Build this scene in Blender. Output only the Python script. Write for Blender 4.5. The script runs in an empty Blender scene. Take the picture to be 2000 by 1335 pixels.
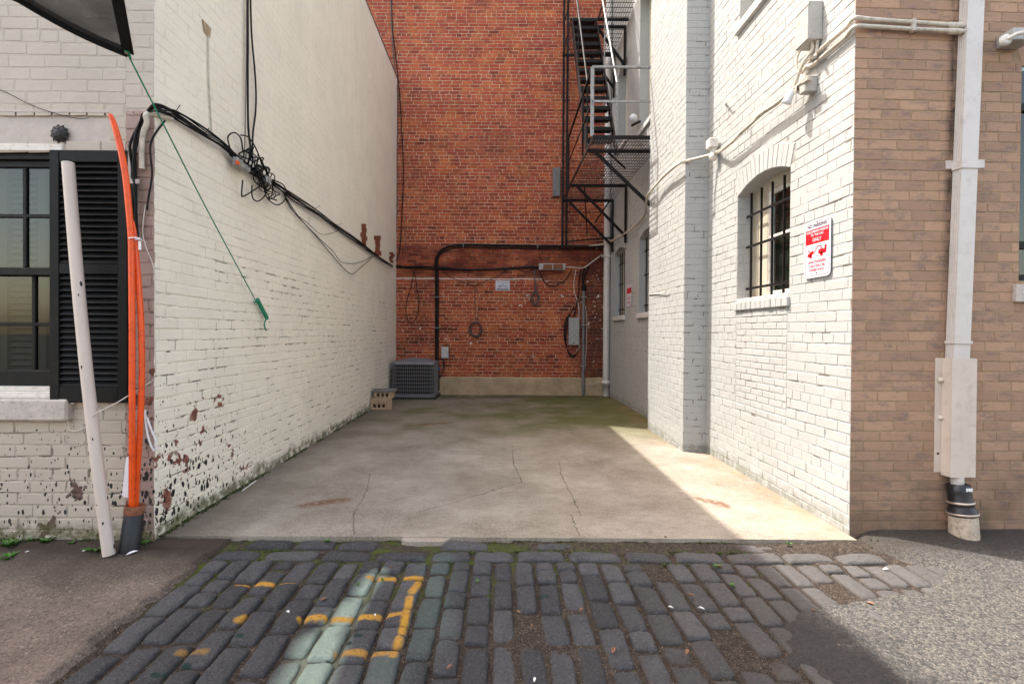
import bpy, math, random
from mathutils import Vector, Matrix, noise
R = math.radians
SC = bpy.context.scene
COL = SC.collection

# ------------------------------------------------------------ camera
LENS, F = 17.0, 17.0/36.0*2000
EYE = Vector((0, 0, 1.35))
PITCH, ROLL = 0.008, 0.0065
SHX, SHY = 0.0125, -0.006
camd = bpy.data.cameras.new("camera")
camd.lens = LENS; camd.sensor_width = 36; camd.shift_x = SHX; camd.shift_y = SHY
camd.clip_start = 0.05; camd.clip_end = 500
cam = bpy.data.objects.new("camera", camd); COL.objects.link(cam)
CR = Matrix.Rotation(math.pi/2-PITCH, 3, 'X') @ Matrix.Rotation(ROLL, 3, 'Z')
cam.matrix_world = Matrix.Translation(EYE) @ CR.to_4x4()
SC.camera = cam

# ------------------------------------------------------------ sky, sun, exposure
SUN_EL = R(57.8)
SD = Vector((0.894*math.cos(SUN_EL), -0.447*math.cos(SUN_EL), -math.sin(SUN_EL))).normalized()
w = bpy.data.worlds.new("World"); SC.world = w; w.use_nodes = True
wn = w.node_tree.nodes; wn.clear()
sky = wn.new('ShaderNodeTexSky'); sky.sky_type = 'NISHITA'; sky.sun_disc = False
sky.sun_elevation = SUN_EL; sky.sun_rotation = math.atan2(-SD.x, -SD.y)
sky.air_density = 1.0; sky.dust_density = 2.5; sky.ozone_density = 0.6
bg = wn.new('ShaderNodeBackground'); bg.inputs[1].default_value = 0.15
wo = wn.new('ShaderNodeOutputWorld')
wt = wn.new('ShaderNodeMix'); wt.data_type = 'RGBA'; wt.blend_type = 'MULTIPLY'; wt.inputs[0].default_value = 1
wt.inputs[7].default_value = (1.34, 1.15, .92, 1)      # tint that warms and brightens the sky light
w.node_tree.links.new(sky.outputs[0], wt.inputs[6]); w.node_tree.links.new(wt.outputs[2], bg.inputs[0]); w.node_tree.links.new(bg.outputs[0], wo.inputs[0])
sd = bpy.data.lights.new("sun", 'SUN'); sd.energy = 2.0; sd.angle = R(0.5); sd.color = (1, .955, .89)
so = bpy.data.objects.new("sun", sd); COL.objects.link(so)
so.rotation_euler = SD.to_track_quat('-Z', 'Y').to_euler(); so.location = (-8, 6, 16)
SC.view_settings.view_transform = 'Standard'; SC.view_settings.look = 'None'
SC.view_settings.gamma = 1.0; SC.view_settings.exposure = 2.08

# ------------------------------------------------------------ measuring the photograph
def ray(px, py):
    d = Vector(((px-1000)/F+SHX*2000/F, -(py-667.5)/F+SHY*2000/F, -1))
    return CR @ d
def onX(px, py, X):
    d = ray(px, py); t = (X-EYE.x)/d.x; return EYE+d*t
def onY(px, py, Y):
    d = ray(px, py); t = (Y-EYE.y)/d.y; return EYE+d*t
def onZ(px, py, Z=0.0):
    d = ray(px, py); t = (Z-EYE.z)/d.z; return EYE+d*t

XL, XR, XB = -2.22, 2.36, 2.10        # left wall, right wall, face of the thick block
YL, YR, YB = 3.11, 3.24, 10.40        # left facade, brown facade, back wall
YB0, YB1 = 5.50, 6.80                 # thick block

TH = R(2.0); UB = Vector((math.cos(TH), math.sin(TH), 0)); NB = Vector((UB.y, -UB.x, 0))   # brown front, turned very slightly away
def onF(px, py, off=0.0):
    d = ray(px, py); c = Vector((XR, YR, 0))+NB*off; t = (c-EYE).dot(NB)/d.dot(NB); return EYE+d*t

# ------------------------------------------------------------ mesh builder
class MB:
    def __init__(s): s.v = []; s.f = []; s.t = []; s.sm = []; s.M = None
    def add(s, vs, fs, tint=0.5, smooth=False):
        o = len(s.v)
        if s.M is not None: vs = [s.M @ Vector(p) for p in vs]
        s.v.extend([tuple(p) for p in vs])
        for f in fs:
            s.f.append([o+i for i in f]); s.t.append(tint); s.sm.append(smooth)
        return s
    def quad(s, a, b, c, d, tint=0.5): return s.add([a, b, c, d], [(0, 1, 2, 3)], tint)
    def box(s, lo, hi, tint=0.5, bev=0.0):
        x0, y0, z0 = [min(a, b) for a, b in zip(lo, hi)]; x1, y1, z1 = [max(a, b) for a, b in zip(lo, hi)]
        if bev <= 0:
            vs = [(x0,y0,z0),(x1,y0,z0),(x1,y1,z0),(x0,y1,z0),(x0,y0,z1),(x1,y0,z1),(x1,y1,z1),(x0,y1,z1)]
            return s.add(vs, [(0,3,2,1),(4,5,6,7),(0,1,5,4),(1,2,6,5),(2,3,7,6),(3,0,4,7)], tint)
        b = min(bev, (x1-x0)*.45, (y1-y0)*.45, (z1-z0)*.45)
        vs = []; X = (x0, x1); Y = (y0, y1); Z = (z0, z1)
        for i in (0,1):
            for j in (0,1):
                for k in (0,1):
                    sx, sy, sz = (b, -b)[i], (b, -b)[j], (b, -b)[k]
                    vs += [(X[i],Y[j]+sy,Z[k]+sz),(X[i]+sx,Y[j],Z[k]+sz),(X[i]+sx,Y[j]+sy,Z[k])]
        I = lambda i,j,k,a: (i*4+j*2+k)*3+a
        fs = []
        for i in (0,1): fs.append([I(i,0,0,0),I(i,1,0,0),I(i,1,1,0),I(i,0,1,0)] if i else [I(i,0,0,0),I(i,0,1,0),I(i,1,1,0),I(i,1,0,0)])
        for j in (0,1): fs.append([I(0,j,0,1),I(0,j,1,1),I(1,j,1,1),I(1,j,0,1)] if j else [I(0,j,0,1),I(1,j,0,1),I(1,j,1,1),I(0,j,1,1)])
        for k in (0,1): fs.append([I(0,0,k,2),I(1,0,k,2),I(1,1,k,2),I(0,1,k,2)] if k else [I(0,0,k,2),I(0,1,k,2),I(1,1,k,2),I(1,0,k,2)])
        for j in (0,1):
            for k in (0,1): fs.append([I(0,j,k,1),I(1,j,k,1),I(1,j,k,2),I(0,j,k,2)])
        for i in (0,1):
            for k in (0,1): fs.append([I(i,0,k,0),I(i,1,k,0),I(i,1,k,2),I(i,0,k,2)])
        for i in (0,1):
            for j in (0,1): fs.append([I(i,j,0,0),I(i,j,1,0),I(i,j,1,1),I(i,j,0,1)])
        for i in (0,1):
            for j in (0,1):
                for k in (0,1): fs.append([I(i,j,k,0),I(i,j,k,1),I(i,j,k,2)])
        return s.add(vs, fs, tint)
    def bar(s, a, b, wd, th, side=None, tint=0.5):
        """rectangular bar from a to b; wd measured along 'side'"""
        a, b = Vector(a), Vector(b); d = (b-a).normalized()
        sd_ = Vector(side) if side is not None else (Vector((0,0,1)) if abs(d.z) < .9 else Vector((1,0,0)))
        n = d.cross(sd_).normalized(); u = n.cross(d).normalized()
        u = u*wd/2; n = n*th/2
        vs = [a-u-n, a+u-n, a+u+n, a-u+n, b-u-n, b+u-n, b+u+n, b-u+n]
        return s.add(vs, [(0,3,2,1),(4,5,6,7),(0,1,5,4),(1,2,6,5),(2,3,7,6),(3,0,4,7)], tint)
    def tube(s, pts, r, seg=8, smooth=True, res=0, cyclic=False, caps=True, tint=0.5):
        P = [Vector(p) for p in pts]
        rs = r if isinstance(r, (list, tuple)) else [r]*len(P)
        if res:
            Q = []; RR = []; n = len(P)
            rng = range(n) if cyclic else range(n-1)
            for i in rng:
                g = (lambda k: P[k % n]) if cyclic else (lambda k: P[max(0, min(n-1, k))])
                p0, p1, p2, p3 = g(i-1), g(i), g(i+1), g(i+2)
                for j in range(res):
                    t = j/res
                    Q.append(0.5*((2*p1)+(-p0+p2)*t+(2*p0-5*p1+4*p2-p3)*t*t+(-p0+3*p1-3*p2+p3)*t**3))
                    RR.append(rs[i]*(1-t)+rs[(i+1) % n]*t)
            if not cyclic: Q.append(P[-1]); RR.append(rs[-1])
            P, rs = Q, RR
        n = len(P); vs = []; fs = []
        T = []
        for i in range(n):
            if cyclic: t = P[(i+1) % n]-P[i-1]
            else: t = P[min(n-1, i+1)]-P[max(0, i-1)]
            if t.length < 1e-9: t = Vector((0,0,1))
            T.append(t.normalized())
        u = T[0].orthogonal().normalized()
        for i in range(n):
            u = (u-T[i]*u.dot(T[i]))
            u = u.normalized() if u.length > 1e-6 else T[i].orthogonal().normalized()
            v = T[i].cross(u)
            for k in range(seg):
                a = 2*math.pi*k/seg
                vs.append(P[i]+(u*math.cos(a)+v*math.sin(a))*rs[i])
        m = n if cyclic else n-1
        for i in range(m):
            for k in range(seg):
                j = (i+1) % n; k2 = (k+1) % seg
                fs.append((i*seg+k, i*seg+k2, j*seg+k2, j*seg+k))
        s.add(vs, fs, tint, smooth)
        if caps and not cyclic:
            s.add(vs[:seg], [tuple(reversed(range(seg)))], tint); s.add(vs[-seg:], [tuple(range(seg))], tint)
        return s
    def lathe(s, c, axis, prof, seg=20, smooth=True, tint=0.5):
        """prof: (distance along axis, radius)"""
        c = Vector(c); ax = Vector(axis).normalized(); u = ax.orthogonal().normalized(); v = ax.cross(u)
        vs = []; fs = []
        for h, r in prof:
            for k in range(seg):
                a = 2*math.pi*k/seg
                vs.append(c+ax*h+(u*math.cos(a)+v*math.sin(a))*r)
        for i in range(len(prof)-1):
            for k in range(seg):
                k2 = (k+1) % seg
                fs.append((i*seg+k, i*seg+k2, (i+1)*seg+k2, (i+1)*seg+k))
        s.add(vs, fs, tint, smooth)
        return s
    def prism(s, poly, nrm, th, tint=0.5):
        P = [Vector(p) for p in poly]; n = Vector(nrm).normalized()*th; k = len(P)
        fs = [tuple(reversed(range(k))), tuple(range(k, 2*k))]
        for i in range(k): fs.append((i, (i+1) % k, k+(i+1) % k, k+i))
        return s.add(P+[p+n for p in P], fs, tint)
    def build_split(s, name, mat, parent=None):
        """one object for every separate piece"""
        up = list(range(len(s.v)))
        def fd(i):
            while up[i] != i: up[i] = up[up[i]]; i = up[i]
            return i
        for f in s.f:
            for i in f[1:]: up[fd(i)] = fd(f[0])
        G = {}
        for k, f in enumerate(s.f): G.setdefault(fd(f[0]), []).append(k)
        out = []
        for ks in G.values():
            m = MB(); mp = {}
            for k in ks:
                for i in s.f[k]:
                    if i not in mp: mp[i] = len(m.v); m.v.append(s.v[i])
                m.f.append([mp[i] for i in s.f[k]]); m.t.append(s.t[k]); m.sm.append(s.sm[k])
            out.append(m.build(name, mat, parent))
        return out
    def build(s, name, mat, parent=None):
        me = bpy.data.meshes.new(name); me.from_pydata(s.v, [], s.f)
        me.polygons.foreach_set('use_smooth', s.sm)
        at = me.attributes.new('tint', 'FLOAT', 'FACE'); at.data.foreach_set('value', s.t)
        me.materials.append(mat); me.validate(); me.update()
        o = bpy.data.objects.new(name, me); COL.objects.link(o)
        if parent is not None: par(o, parent)
        return o
def worldmat(o):
    m = Matrix.LocRotScale(o.location, o.rotation_euler, o.scale)
    return (worldmat(o.parent) @ o.matrix_parent_inverse @ m) if o.parent else m
def par(o, p):
    o.parent = p; o.matrix_parent_inverse = worldmat(p).inverted()
def tag(o, label=None, cat=None, group=None, kind=None):
    if label: o['label'] = label
    if cat: o['category'] = cat
    if group: o['group'] = group
    if kind: o['kind'] = kind
    return o
def thing(name, loc, label, cat, group=None):
    o = bpy.data.objects.new(name, None); o.empty_display_size = .1; COL.objects.link(o); o.location = loc
    return tag(o, label, cat, group)
def copy_tree(o, parent=None):
    c = o.copy(); COL.objects.link(c)
    if parent is not None: c.parent = parent
    for ch in list(o.children): copy_tree(ch, c)
    return c

# ------------------------------------------------------------ materials
class NT:
    def __init__(s, name):
        s.m = bpy.data.materials.new(name); s.m.use_nodes = True
        s.t = s.m.node_tree; s.t.nodes.clear()
        s.out = s.t.nodes.new('ShaderNodeOutputMaterial')
        s.b = s.t.nodes.new('ShaderNodeBsdfPrincipled')
        s.t.links.new(s.b.outputs[0], s.out.inputs[0])
        s._pos = None
    def N(s, typ, *ins, **kw):
        n = s.t.nodes.new('ShaderNode'+typ)
        for k, v in kw.items(): setattr(n, k, v)
        for i, v in enumerate(ins):
            if v is not None: s.put(n.inputs[i], v)
        return n
    def put(s, sock, v):
        if hasattr(v, 'is_output'): s.t.links.new(v, sock)
        elif isinstance(v, bpy.types.Node): s.t.links.new(v.outputs[0], sock)
        else:
            if sock.type == 'RGBA' and len(v) == 3: v = (*v, 1)
            sock.default_value = v
    def pos(s):
        if s._pos is None: s._pos = s.N('NewGeometry').outputs['Position']
        return s._pos
    def math(s, op, a, b=None, c=None, clamp=False):
        n = s.N('Math', operation=op, use_clamp=clamp)
        for i, v in enumerate((a, b, c)):
            if v is not None: s.put(n.inputs[i], v)
        return n.outputs[0]
    def vm(s, op, a, b=None, out=0):
        n = s.N('VectorMath', operation=op)
        s.put(n.inputs[0], a)
        if b is not None: s.put(n.inputs[1], b)
        return n.outputs[out]
    def vscale(s, a, v):
        return s.vm('MULTIPLY', a, v)
    def noise(s, scale, detail=4, rough=.55, vec=None, stretch=None, out='Fac', dist=0):
        v = vec if vec is not None else s.pos()
        if stretch: v = s.vscale(v, stretch)
        n = s.N('TexNoise'); s.put(n.inputs['Vector'], v); n.inputs['Scale'].default_value = scale
        n.inputs['Detail'].default_value = detail; n.inputs['Roughness'].default_value = rough
        n.inputs['Distortion'].default_value = dist
        return n.outputs[out]
    def vor(s, scale, vec=None, stretch=None, out='Distance', feature='F1', rnd=1.0):
        v = vec if vec is not None else s.pos()
        if stretch: v = s.vscale(v, stretch)
        n = s.N('TexVoronoi', feature=feature); s.put(n.inputs['Vector'], v); n.inputs['Scale'].default_value = scale
        n.inputs['Randomness'].default_value = rnd
        return n.outputs[out]
    def ramp(s, fac, stops, interp='LINEAR'):
        n = s.N('ValToRGB'); s.put(n.inputs[0], fac); cr = n.color_ramp; cr.interpolation = interp
        while len(cr.elements) < len(stops): cr.elements.new(.5)
        for e, (p, c) in zip(cr.elements, stops):
            e.position = p; e.color = (*c, 1) if not isinstance(c, (int, float)) else (c, c, c, 1)
        return n.outputs[0]
    def mr(s, v, a, b, c=0.0, d=1.0):
        n = s.N('MapRange'); s.put(n.inputs[0], v)
        for i, x in enumerate((a, b, c, d)): n.inputs[i+1].default_value = x
        return n.outputs[0]
    def mix(s, f, a, b, mode='MIX'):
        n = s.N('Mix', data_type='RGBA', blend_type=mode)
        s.put(n.inputs[0], f); s.put(n.inputs[6], a); s.put(n.inputs[7], b)
        return n.outputs[2]
    def sep(s, v=None):
        n = s.N('SeparateXYZ'); s.put(n.inputs[0], v if v is not None else s.pos()); return n.outputs
    def tint(s):
        n = s.N('Attribute'); n.attribute_name = 'tint'; return n.outputs['Fac']
    def seg(s, p, a, b, r0, r1):
        """1 inside radius r0 of the segment a-b, 0 outside r1 (plan distance)"""
        a = Vector((a[0], a[1], 0)); b = Vector((b[0], b[1], 0)); ba = b-a
        pa = s.vm('SUBTRACT', p, tuple(a))
        h = s.math('DIVIDE', s.vm('DOT_PRODUCT', pa, tuple(ba), out=1), ba.dot(ba), clamp=True)
        n = s.N('VectorMath', operation='SCALE'); n.inputs[0].default_value = ba; s.put(n.inputs['Scale'], h)
        d = s.vm('LENGTH', s.vm('SUBTRACT', pa, n.outputs[0]), out=1)
        return s.mr(d, r1, r0, 0, 1)
    def mx(s, lst):
        r = lst[0]
        for x in lst[1:]: r = s.math('MAXIMUM', r, x)
        return r
    def bump(s, h, dist=.002, strength=1.0, prev=None):
        n = s.N('Bump'); n.inputs['Strength'].default_value = strength; n.inputs['Distance'].default_value = dist
        s.put(n.inputs['Height'], h)
        if prev is not None: s.put(n.inputs['Normal'], prev)
        return n.outputs[0]
    def done(s, col, rough=.7, normal=None, metal=0.0, spec=.5):
        s.put(s.b.inputs['Base Color'], col); s.put(s.b.inputs['Roughness'], rough)
        s.put(s.b.inputs['Metallic'], metal); s.b.inputs['Specular IOR Level'].default_value = spec
        if normal is not None: s.put(s.b.inputs['Normal'], normal)
        return s.m
M = {}
def simple(name, col, rough=.6, metal=0.0, var=.25, scale=12, bump=.0006, dirt=None, spec=.5, spl=0):
    t = NT(name)
    n = t.noise(scale, 5, .6)
    dk = tuple(c*(1-var) for c in col); lt = tuple(min(1, c*(1+var*.6)) for c in col)
    c = t.ramp(n, [(.3, dk), (.7, lt)])
    if dirt:
        c = t.mix(t.mr(t.noise(scale*2.3, 6, .7), .52, .68, 0, .75), c, dirt)
    if spl:
        d = t.vor(26, stretch=(1,1,.45)); r_ = t.N('SeparateColor', t.vor(26, stretch=(1,1,.45), out='Color')).outputs[0]
        c = t.mix(t.math('LESS_THAN', t.math('ADD', d, t.math('MULTIPLY', t.noise(70, 2), .12)), t.math('MULTIPLY', t.math('MULTIPLY', r_, r_), spl)), c, (.02,.018,.018))
        c = t.mix(t.mr(t.noise(7, 6, .75, stretch=(1,1,.4)), .60, .72, 0, .6), c, (.25,.21,.19))
    nr = t.bump(t.noise(scale*6, 4), bump) if bump else None
    M[name] = t.done(c, t.mr(n, .3, .7, max(0, rough-.08), min(1, rough+.1)), nr, metal, spec)
    return M[name]
simple('black_metal', (.007,.0065,.007), .55, 0, .3, dirt=(.028,.014,.01), spec=.2)
simple('grate_metal', (.045,.04,.038), .55, 0, .4, dirt=(.10,.055,.035), spec=.3)  # worn grey, lightened to suggest sun on the landings
simple('worn_metal', (.30,.29,.28), .45, .4, .4, dirt=(.10,.07,.055))
simple('black_cable', (.006,.006,.007), .55, bump=0, spec=.2)
simple('grey_cable', (.09,.08,.08), .6, bump=0)
simple('dark_cable', (.014,.012,.011), .6, bump=0, spec=.2)
simple('white_cable', (.60,.56,.48), .6, var=.15, bump=0)
simple('cream_cable', (.55,.50,.42), .65, var=.25, bump=0, dirt=(.25,.22,.18))
simple('copper_cable', (.10,.06,.05), .5, var=.5, scale=60, bump=0)
simple('orange_plastic', (.80,.085,.006), .30, var=.15, scale=9, bump=0, dirt=(.50,.05,.01))
simple('green_rope', (.01,.22,.12), .7, var=.3, scale=80)
simple('rusty_rim', (.20,.075,.035), .8, var=.5, scale=40, bump=.002)
simple('sleeve_plastic', (.009,.010,.013), .5, var=.3, scale=25)
simple('shutter_paint', (.006,.0068,.0072), .55, var=.4, scale=8, spec=.18, dirt=(.014,.013,.012))
simple('sash_paint', (.006,.0065,.007), .5, var=.2, spec=.2)
simple('window_white', (.68,.64,.58), .55, var=.12, scale=10, dirt=(.42,.36,.30))
simple('stone_sill', (.50,.45,.41), .75, var=.2, scale=14, bump=.002, dirt=(.30,.25,.22))
simple('grey_sill', (.58,.57,.55), .7, var=.2, scale=14, bump=.002, dirt=(.30,.28,.25))
simple('lintel_paint', (.50,.44,.395), .75, var=.12, scale=14, bump=.0015, dirt=(.42,.36,.31))
simple('downspout_paint', (.60,.555,.52), .42, var=.08, scale=5, dirt=(.50,.44,.40))
simple('guard_paint', (.60,.52,.45), .5, var=.08, scale=5, dirt=(.48,.38,.30))
simple('rubber', (.012,.012,.016), .38, var=.3)
simple('clamp_steel', (.55,.45,.38), .4, .6, .3)
simple('clay_pipe', (.50,.42,.33), .85, var=.3, scale=25, bump=.002, dirt=(.2,.15,.1))
simple('label_white', (.75,.75,.78), .5, bump=0, var=.05)
simple('grey_plastic', (.46,.46,.46), .45, var=.12, scale=8, bump=0, dirt=(.32,.31,.30))
simple('box_grey', (.40,.39,.37), .5, var=.12, scale=8, bump=0, dirt=(.28,.25,.22))
simple('lamp_lens', (.7,.72,.74), .2, var=.05, bump=0)
simple('sign_white', (.52,.52,.58), .4, var=.05, bump=0)
simple('sign_red', (.50,.004,.012), .45, var=.1, bump=0)
simple('sign_black', (.03,.008,.012), .5, var=.1, bump=0)
simple('galvanised', (.33,.34,.33), .5, .3, .25, scale=18, dirt=(.33,.18,.06))
simple('dark_pipe', (.16,.155,.15), .5, .2, .25)
simple('ac_frame', (.19,.18,.185), .5, .2, .2)
simple('ac_core', (.012,.012,.013), .8, var=.4, scale=40)
simple('ac_top', (.20,.20,.215), .45, .3, .15)
simple('rubber_base', (.02,.02,.02), .7)
simple('concrete_block', (.42,.30,.19), .9, var=.3, scale=30, bump=.004, dirt=(.20,.17,.14))
simple('slate_cap', (.17,.165,.16), .85, var=.3, scale=30, bump=.003, dirt=(.1,.09,.08))
simple('stucco_base', (.44,.32,.20), .9, var=.28, scale=3.5, bump=.004, dirt=(.30,.22,.10))
simple('leaf_green', (.06,.17,.015), .6, var=.5, scale=30, bump=0)
simple('dead_leaf', (.26,.12,.065), .7, var=.5, scale=40, bump=0)
simple('paper', (.75,.74,.72), .8, var=.1, bump=0)
simple('roof_dark', (.05,.05,.05), .9)
simple('plaster_white', (.72,.71,.69), .75, var=.08, scale=8, bump=.002)
simple('blind_slat', (.46,.41,.31), .6, var=.1, bump=0)
simple('interior_dark', (.03,.026,.02), .9, bump=0)
simple('curtain_grey', (.20,.22,.20), .9, bump=0, var=.5, scale=3)
simple('jamb_beige', (.48,.43,.34), .7, var=.1, bump=.001)
simple('ornament_iron', (.02,.019,.018), .55, var=.4, scale=40, bump=.002)
simple('blue_plastic', (.03,.10,.35), .4, bump=0)
simple('moss', (.07,.10,.012), .95, var=.6, scale=60, bump=.004)
simple('pebble', (.20,.16,.12), .9, var=.7, scale=23, bump=0)

simple('pvc', (.58,.50,.445), .5, spl=.30, var=.06, scale=3, bump=0, dirt=(.56,.49,.43))
def red_scar():
    t = NT('broken_brick'); c = t.ramp(t.noise(30, 5, .7), [(.35,(.05,.02,.015)),(.6,(.32,.08,.03))])
    M['broken_brick'] = t.done(c, .95, t.bump(t.noise(40, 5), .01))
red_scar()

def glass(name, tint=(.50,.53,.50), alpha=.35):
    t = NT(name)
    gl = t.N('BsdfGlossy'); gl.inputs['Roughness'].default_value = .02; gl.inputs[0].default_value = (1,1,1,1)
    tr = t.N('BsdfTransparent'); tr.inputs[0].default_value = (*tint, 1)
    lw = t.N('LayerWeight'); lw.inputs[0].default_value = .5
    k = t.math('ADD', t.math('MULTIPLY', t.math('POWER', lw.outputs['Facing'], 4.0), .6), .045, clamp=True)
    mx = t.N('MixShader'); t.put(mx.inputs[0], k); t.put(mx.inputs[1], tr.outputs[0]); t.put(mx.inputs[2], gl.outputs[0])
    t.t.links.new(mx.outputs[0], t.out.inputs[0]); M[name] = t.m
glass('window_glass')

def fabric():
    t = NT('shade_fabric'); t.done((.035,.037,.042), .9)
    tr = t.N('BsdfTransparent'); mx = t.N('MixShader')
    wv = t.math('MULTIPLY', t.noise(3, 2), .5)
    t.put(mx.inputs[0], t.math('ADD', wv, -.10)); t.put(mx.inputs[1], t.b.outputs[0]); t.put(mx.inputs[2], tr.outputs[0])
    t.t.links.new(mx.outputs[0], t.out.inputs[0]); M['shade_fabric'] = t.m
fabric()

def red_brick():
    t = NT('red_brick'); T = t.tint(); X, Y, Z = t.sep()
    c = t.ramp(T, [(0,(.13,.028,.017)),(.08,(.22,.040,.021)),(.35,(.31,.056,.027)),(.75,(.39,.075,.034)),(1,(.49,.115,.042))])
    c = t.mix(t.mr(t.noise(26, 6, .7), .4, .7, 0, .35), c, (.12,.030,.020))
    c = t.mix(t.math('MULTIPLY', t.mr(Z, 3.2, 5.0, 0, .38), t.mr(t.noise(1.2, 4), .3, .6)), c, (.33,.075,.055))
    c = t.mix(t.mr(t.noise(3, 4, .6), .45, .68, 0, .35), c, (.62,.20,.05))
    mort = t.ramp(t.noise(14, 5, .6), [(.3,(.24,.14,.085)),(.6,(.60,.42,.29))])
    darkband = t.math('MULTIPLY', t.mr(Z, 2.42, 2.62), t.mr(Z, 3.22, 3.16, 0, 1))
    darkband = t.math('MULTIPLY', darkband, t.mr(t.noise(1.6, 3), .30, .55))
    mort = t.mix(darkband, mort, (.045,.03,.022))
    ism = t.math('LESS_THAN', T, -.5)
    c = t.mix(ism, c, mort)
    # darker areas: towards the right-hand downspout, behind the cables and in random patches
    dark_area = t.math('MULTIPLY', t.mr(X, 1.45, 2.0), t.mr(Z, 3.6, 2.9))
    dark_area = t.math('MULTIPLY', dark_area, t.mr(t.noise(2.3, 4), .25, .5, .35, 1))
    dark_area = t.mx([t.math('MULTIPLY', dark_area, .72), t.math('MULTIPLY', darkband, .42), t.mr(t.noise(.8, 4, .6), .55, .75, 0, .45)])
    c = t.mix(dark_area, c, (.045,.02,.017))
    # whitewash line and paint flecks left over from an old shed
    ln = t.math('MULTIPLY', t.math('LESS_THAN', t.math('ABSOLUTE', t.math('ADD', t.math('ADD', Z, -2.505), t.math('MULTIPLY', t.noise(5, 3), .035))), .009), t.math('LESS_THAN', X, .92))
    zone = t.math('MULTIPLY', t.mr(Z, 2.75, 2.6), t.mr(Z, .6, .9))
    fl = t.math('MULTIPLY', t.math('GREATER_THAN', t.noise(5.5, 3, .5, stretch=(1,1,1.4)), .70), t.math('GREATER_THAN', t.noise(31, 3), .47))
    fl = t.math('MULTIPLY', fl, zone)
    fl2 = t.math('MULTIPLY', t.math('GREATER_THAN', X, 1.98), t.math('GREATER_THAN', t.noise(17, 3), .66))
    fl2 = t.math('MULTIPLY', fl2, zone)
    c = t.mix(t.mx([ln, fl, fl2]), c, (.75,.66,.60))
    h = t.math('ADD', t.noise(60, 5, .7), t.math('MULTIPLY', t.noise(9, 3), 1.5))
    M['red_brick'] = t.done(c, .88, t.bump(h, .004, .7), spec=.25)
red_brick()

def brown_brick():
    t = NT('brown_brick'); T = t.tint(); X, Y, Z = t.sep()
    c = t.ramp(T, [(0,(.325,.203,.138)),(.3,(.36,.226,.15)),(.7,(.40,.252,.165)),(1,(.44,.278,.182))])
    sm = t.math('MULTIPLY', t.mr(t.noise(9, 5, .65, stretch=(1,1,2.2)), .50, .66), .55)
    c = t.mix(sm, c, (.145,.115,.12))
    c = t.mix(t.mr(t.noise(70, 4, .7), .5, .7, 0, .25), c, (.16,.11,.09))
    mort = t.ramp(t.noise(20, 4), [(.3,(.26,.18,.11)),(.7,(.38,.27,.17))])
    c = t.mix(t.math('LESS_THAN', T, -.5), c, mort)
    low = t.math('MULTIPLY', t.mr(Z, .75, .1), t.mr(t.noise(3, 4), .35, .6))
    c = t.mix(t.math('MULTIPLY', low, .6), c, (.085,.065,.045))
    xc = onF(1856, 350).x
    st = t.math('MULTIPLY', t.mr(t.math('ABSOLUTE', t.math('SUBTRACT', X, t.math('ADD', t.math('MULTIPLY', Z, .016), xc-.036))), .055, .012), t.mr(t.noise(7, 5, .7, stretch=(1,1,.5)), .35, .55))
    c = t.mix(t.math('MULTIPLY', st, t.mr(Z, 1.4, 2.2, 0, .85)), c, (.03,.025,.025))
    M['brown_brick'] = t.done(c, .85, t.bump(t.noise(90, 5, .7), .003, .7), spec=.25)
brown_brick()

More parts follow.
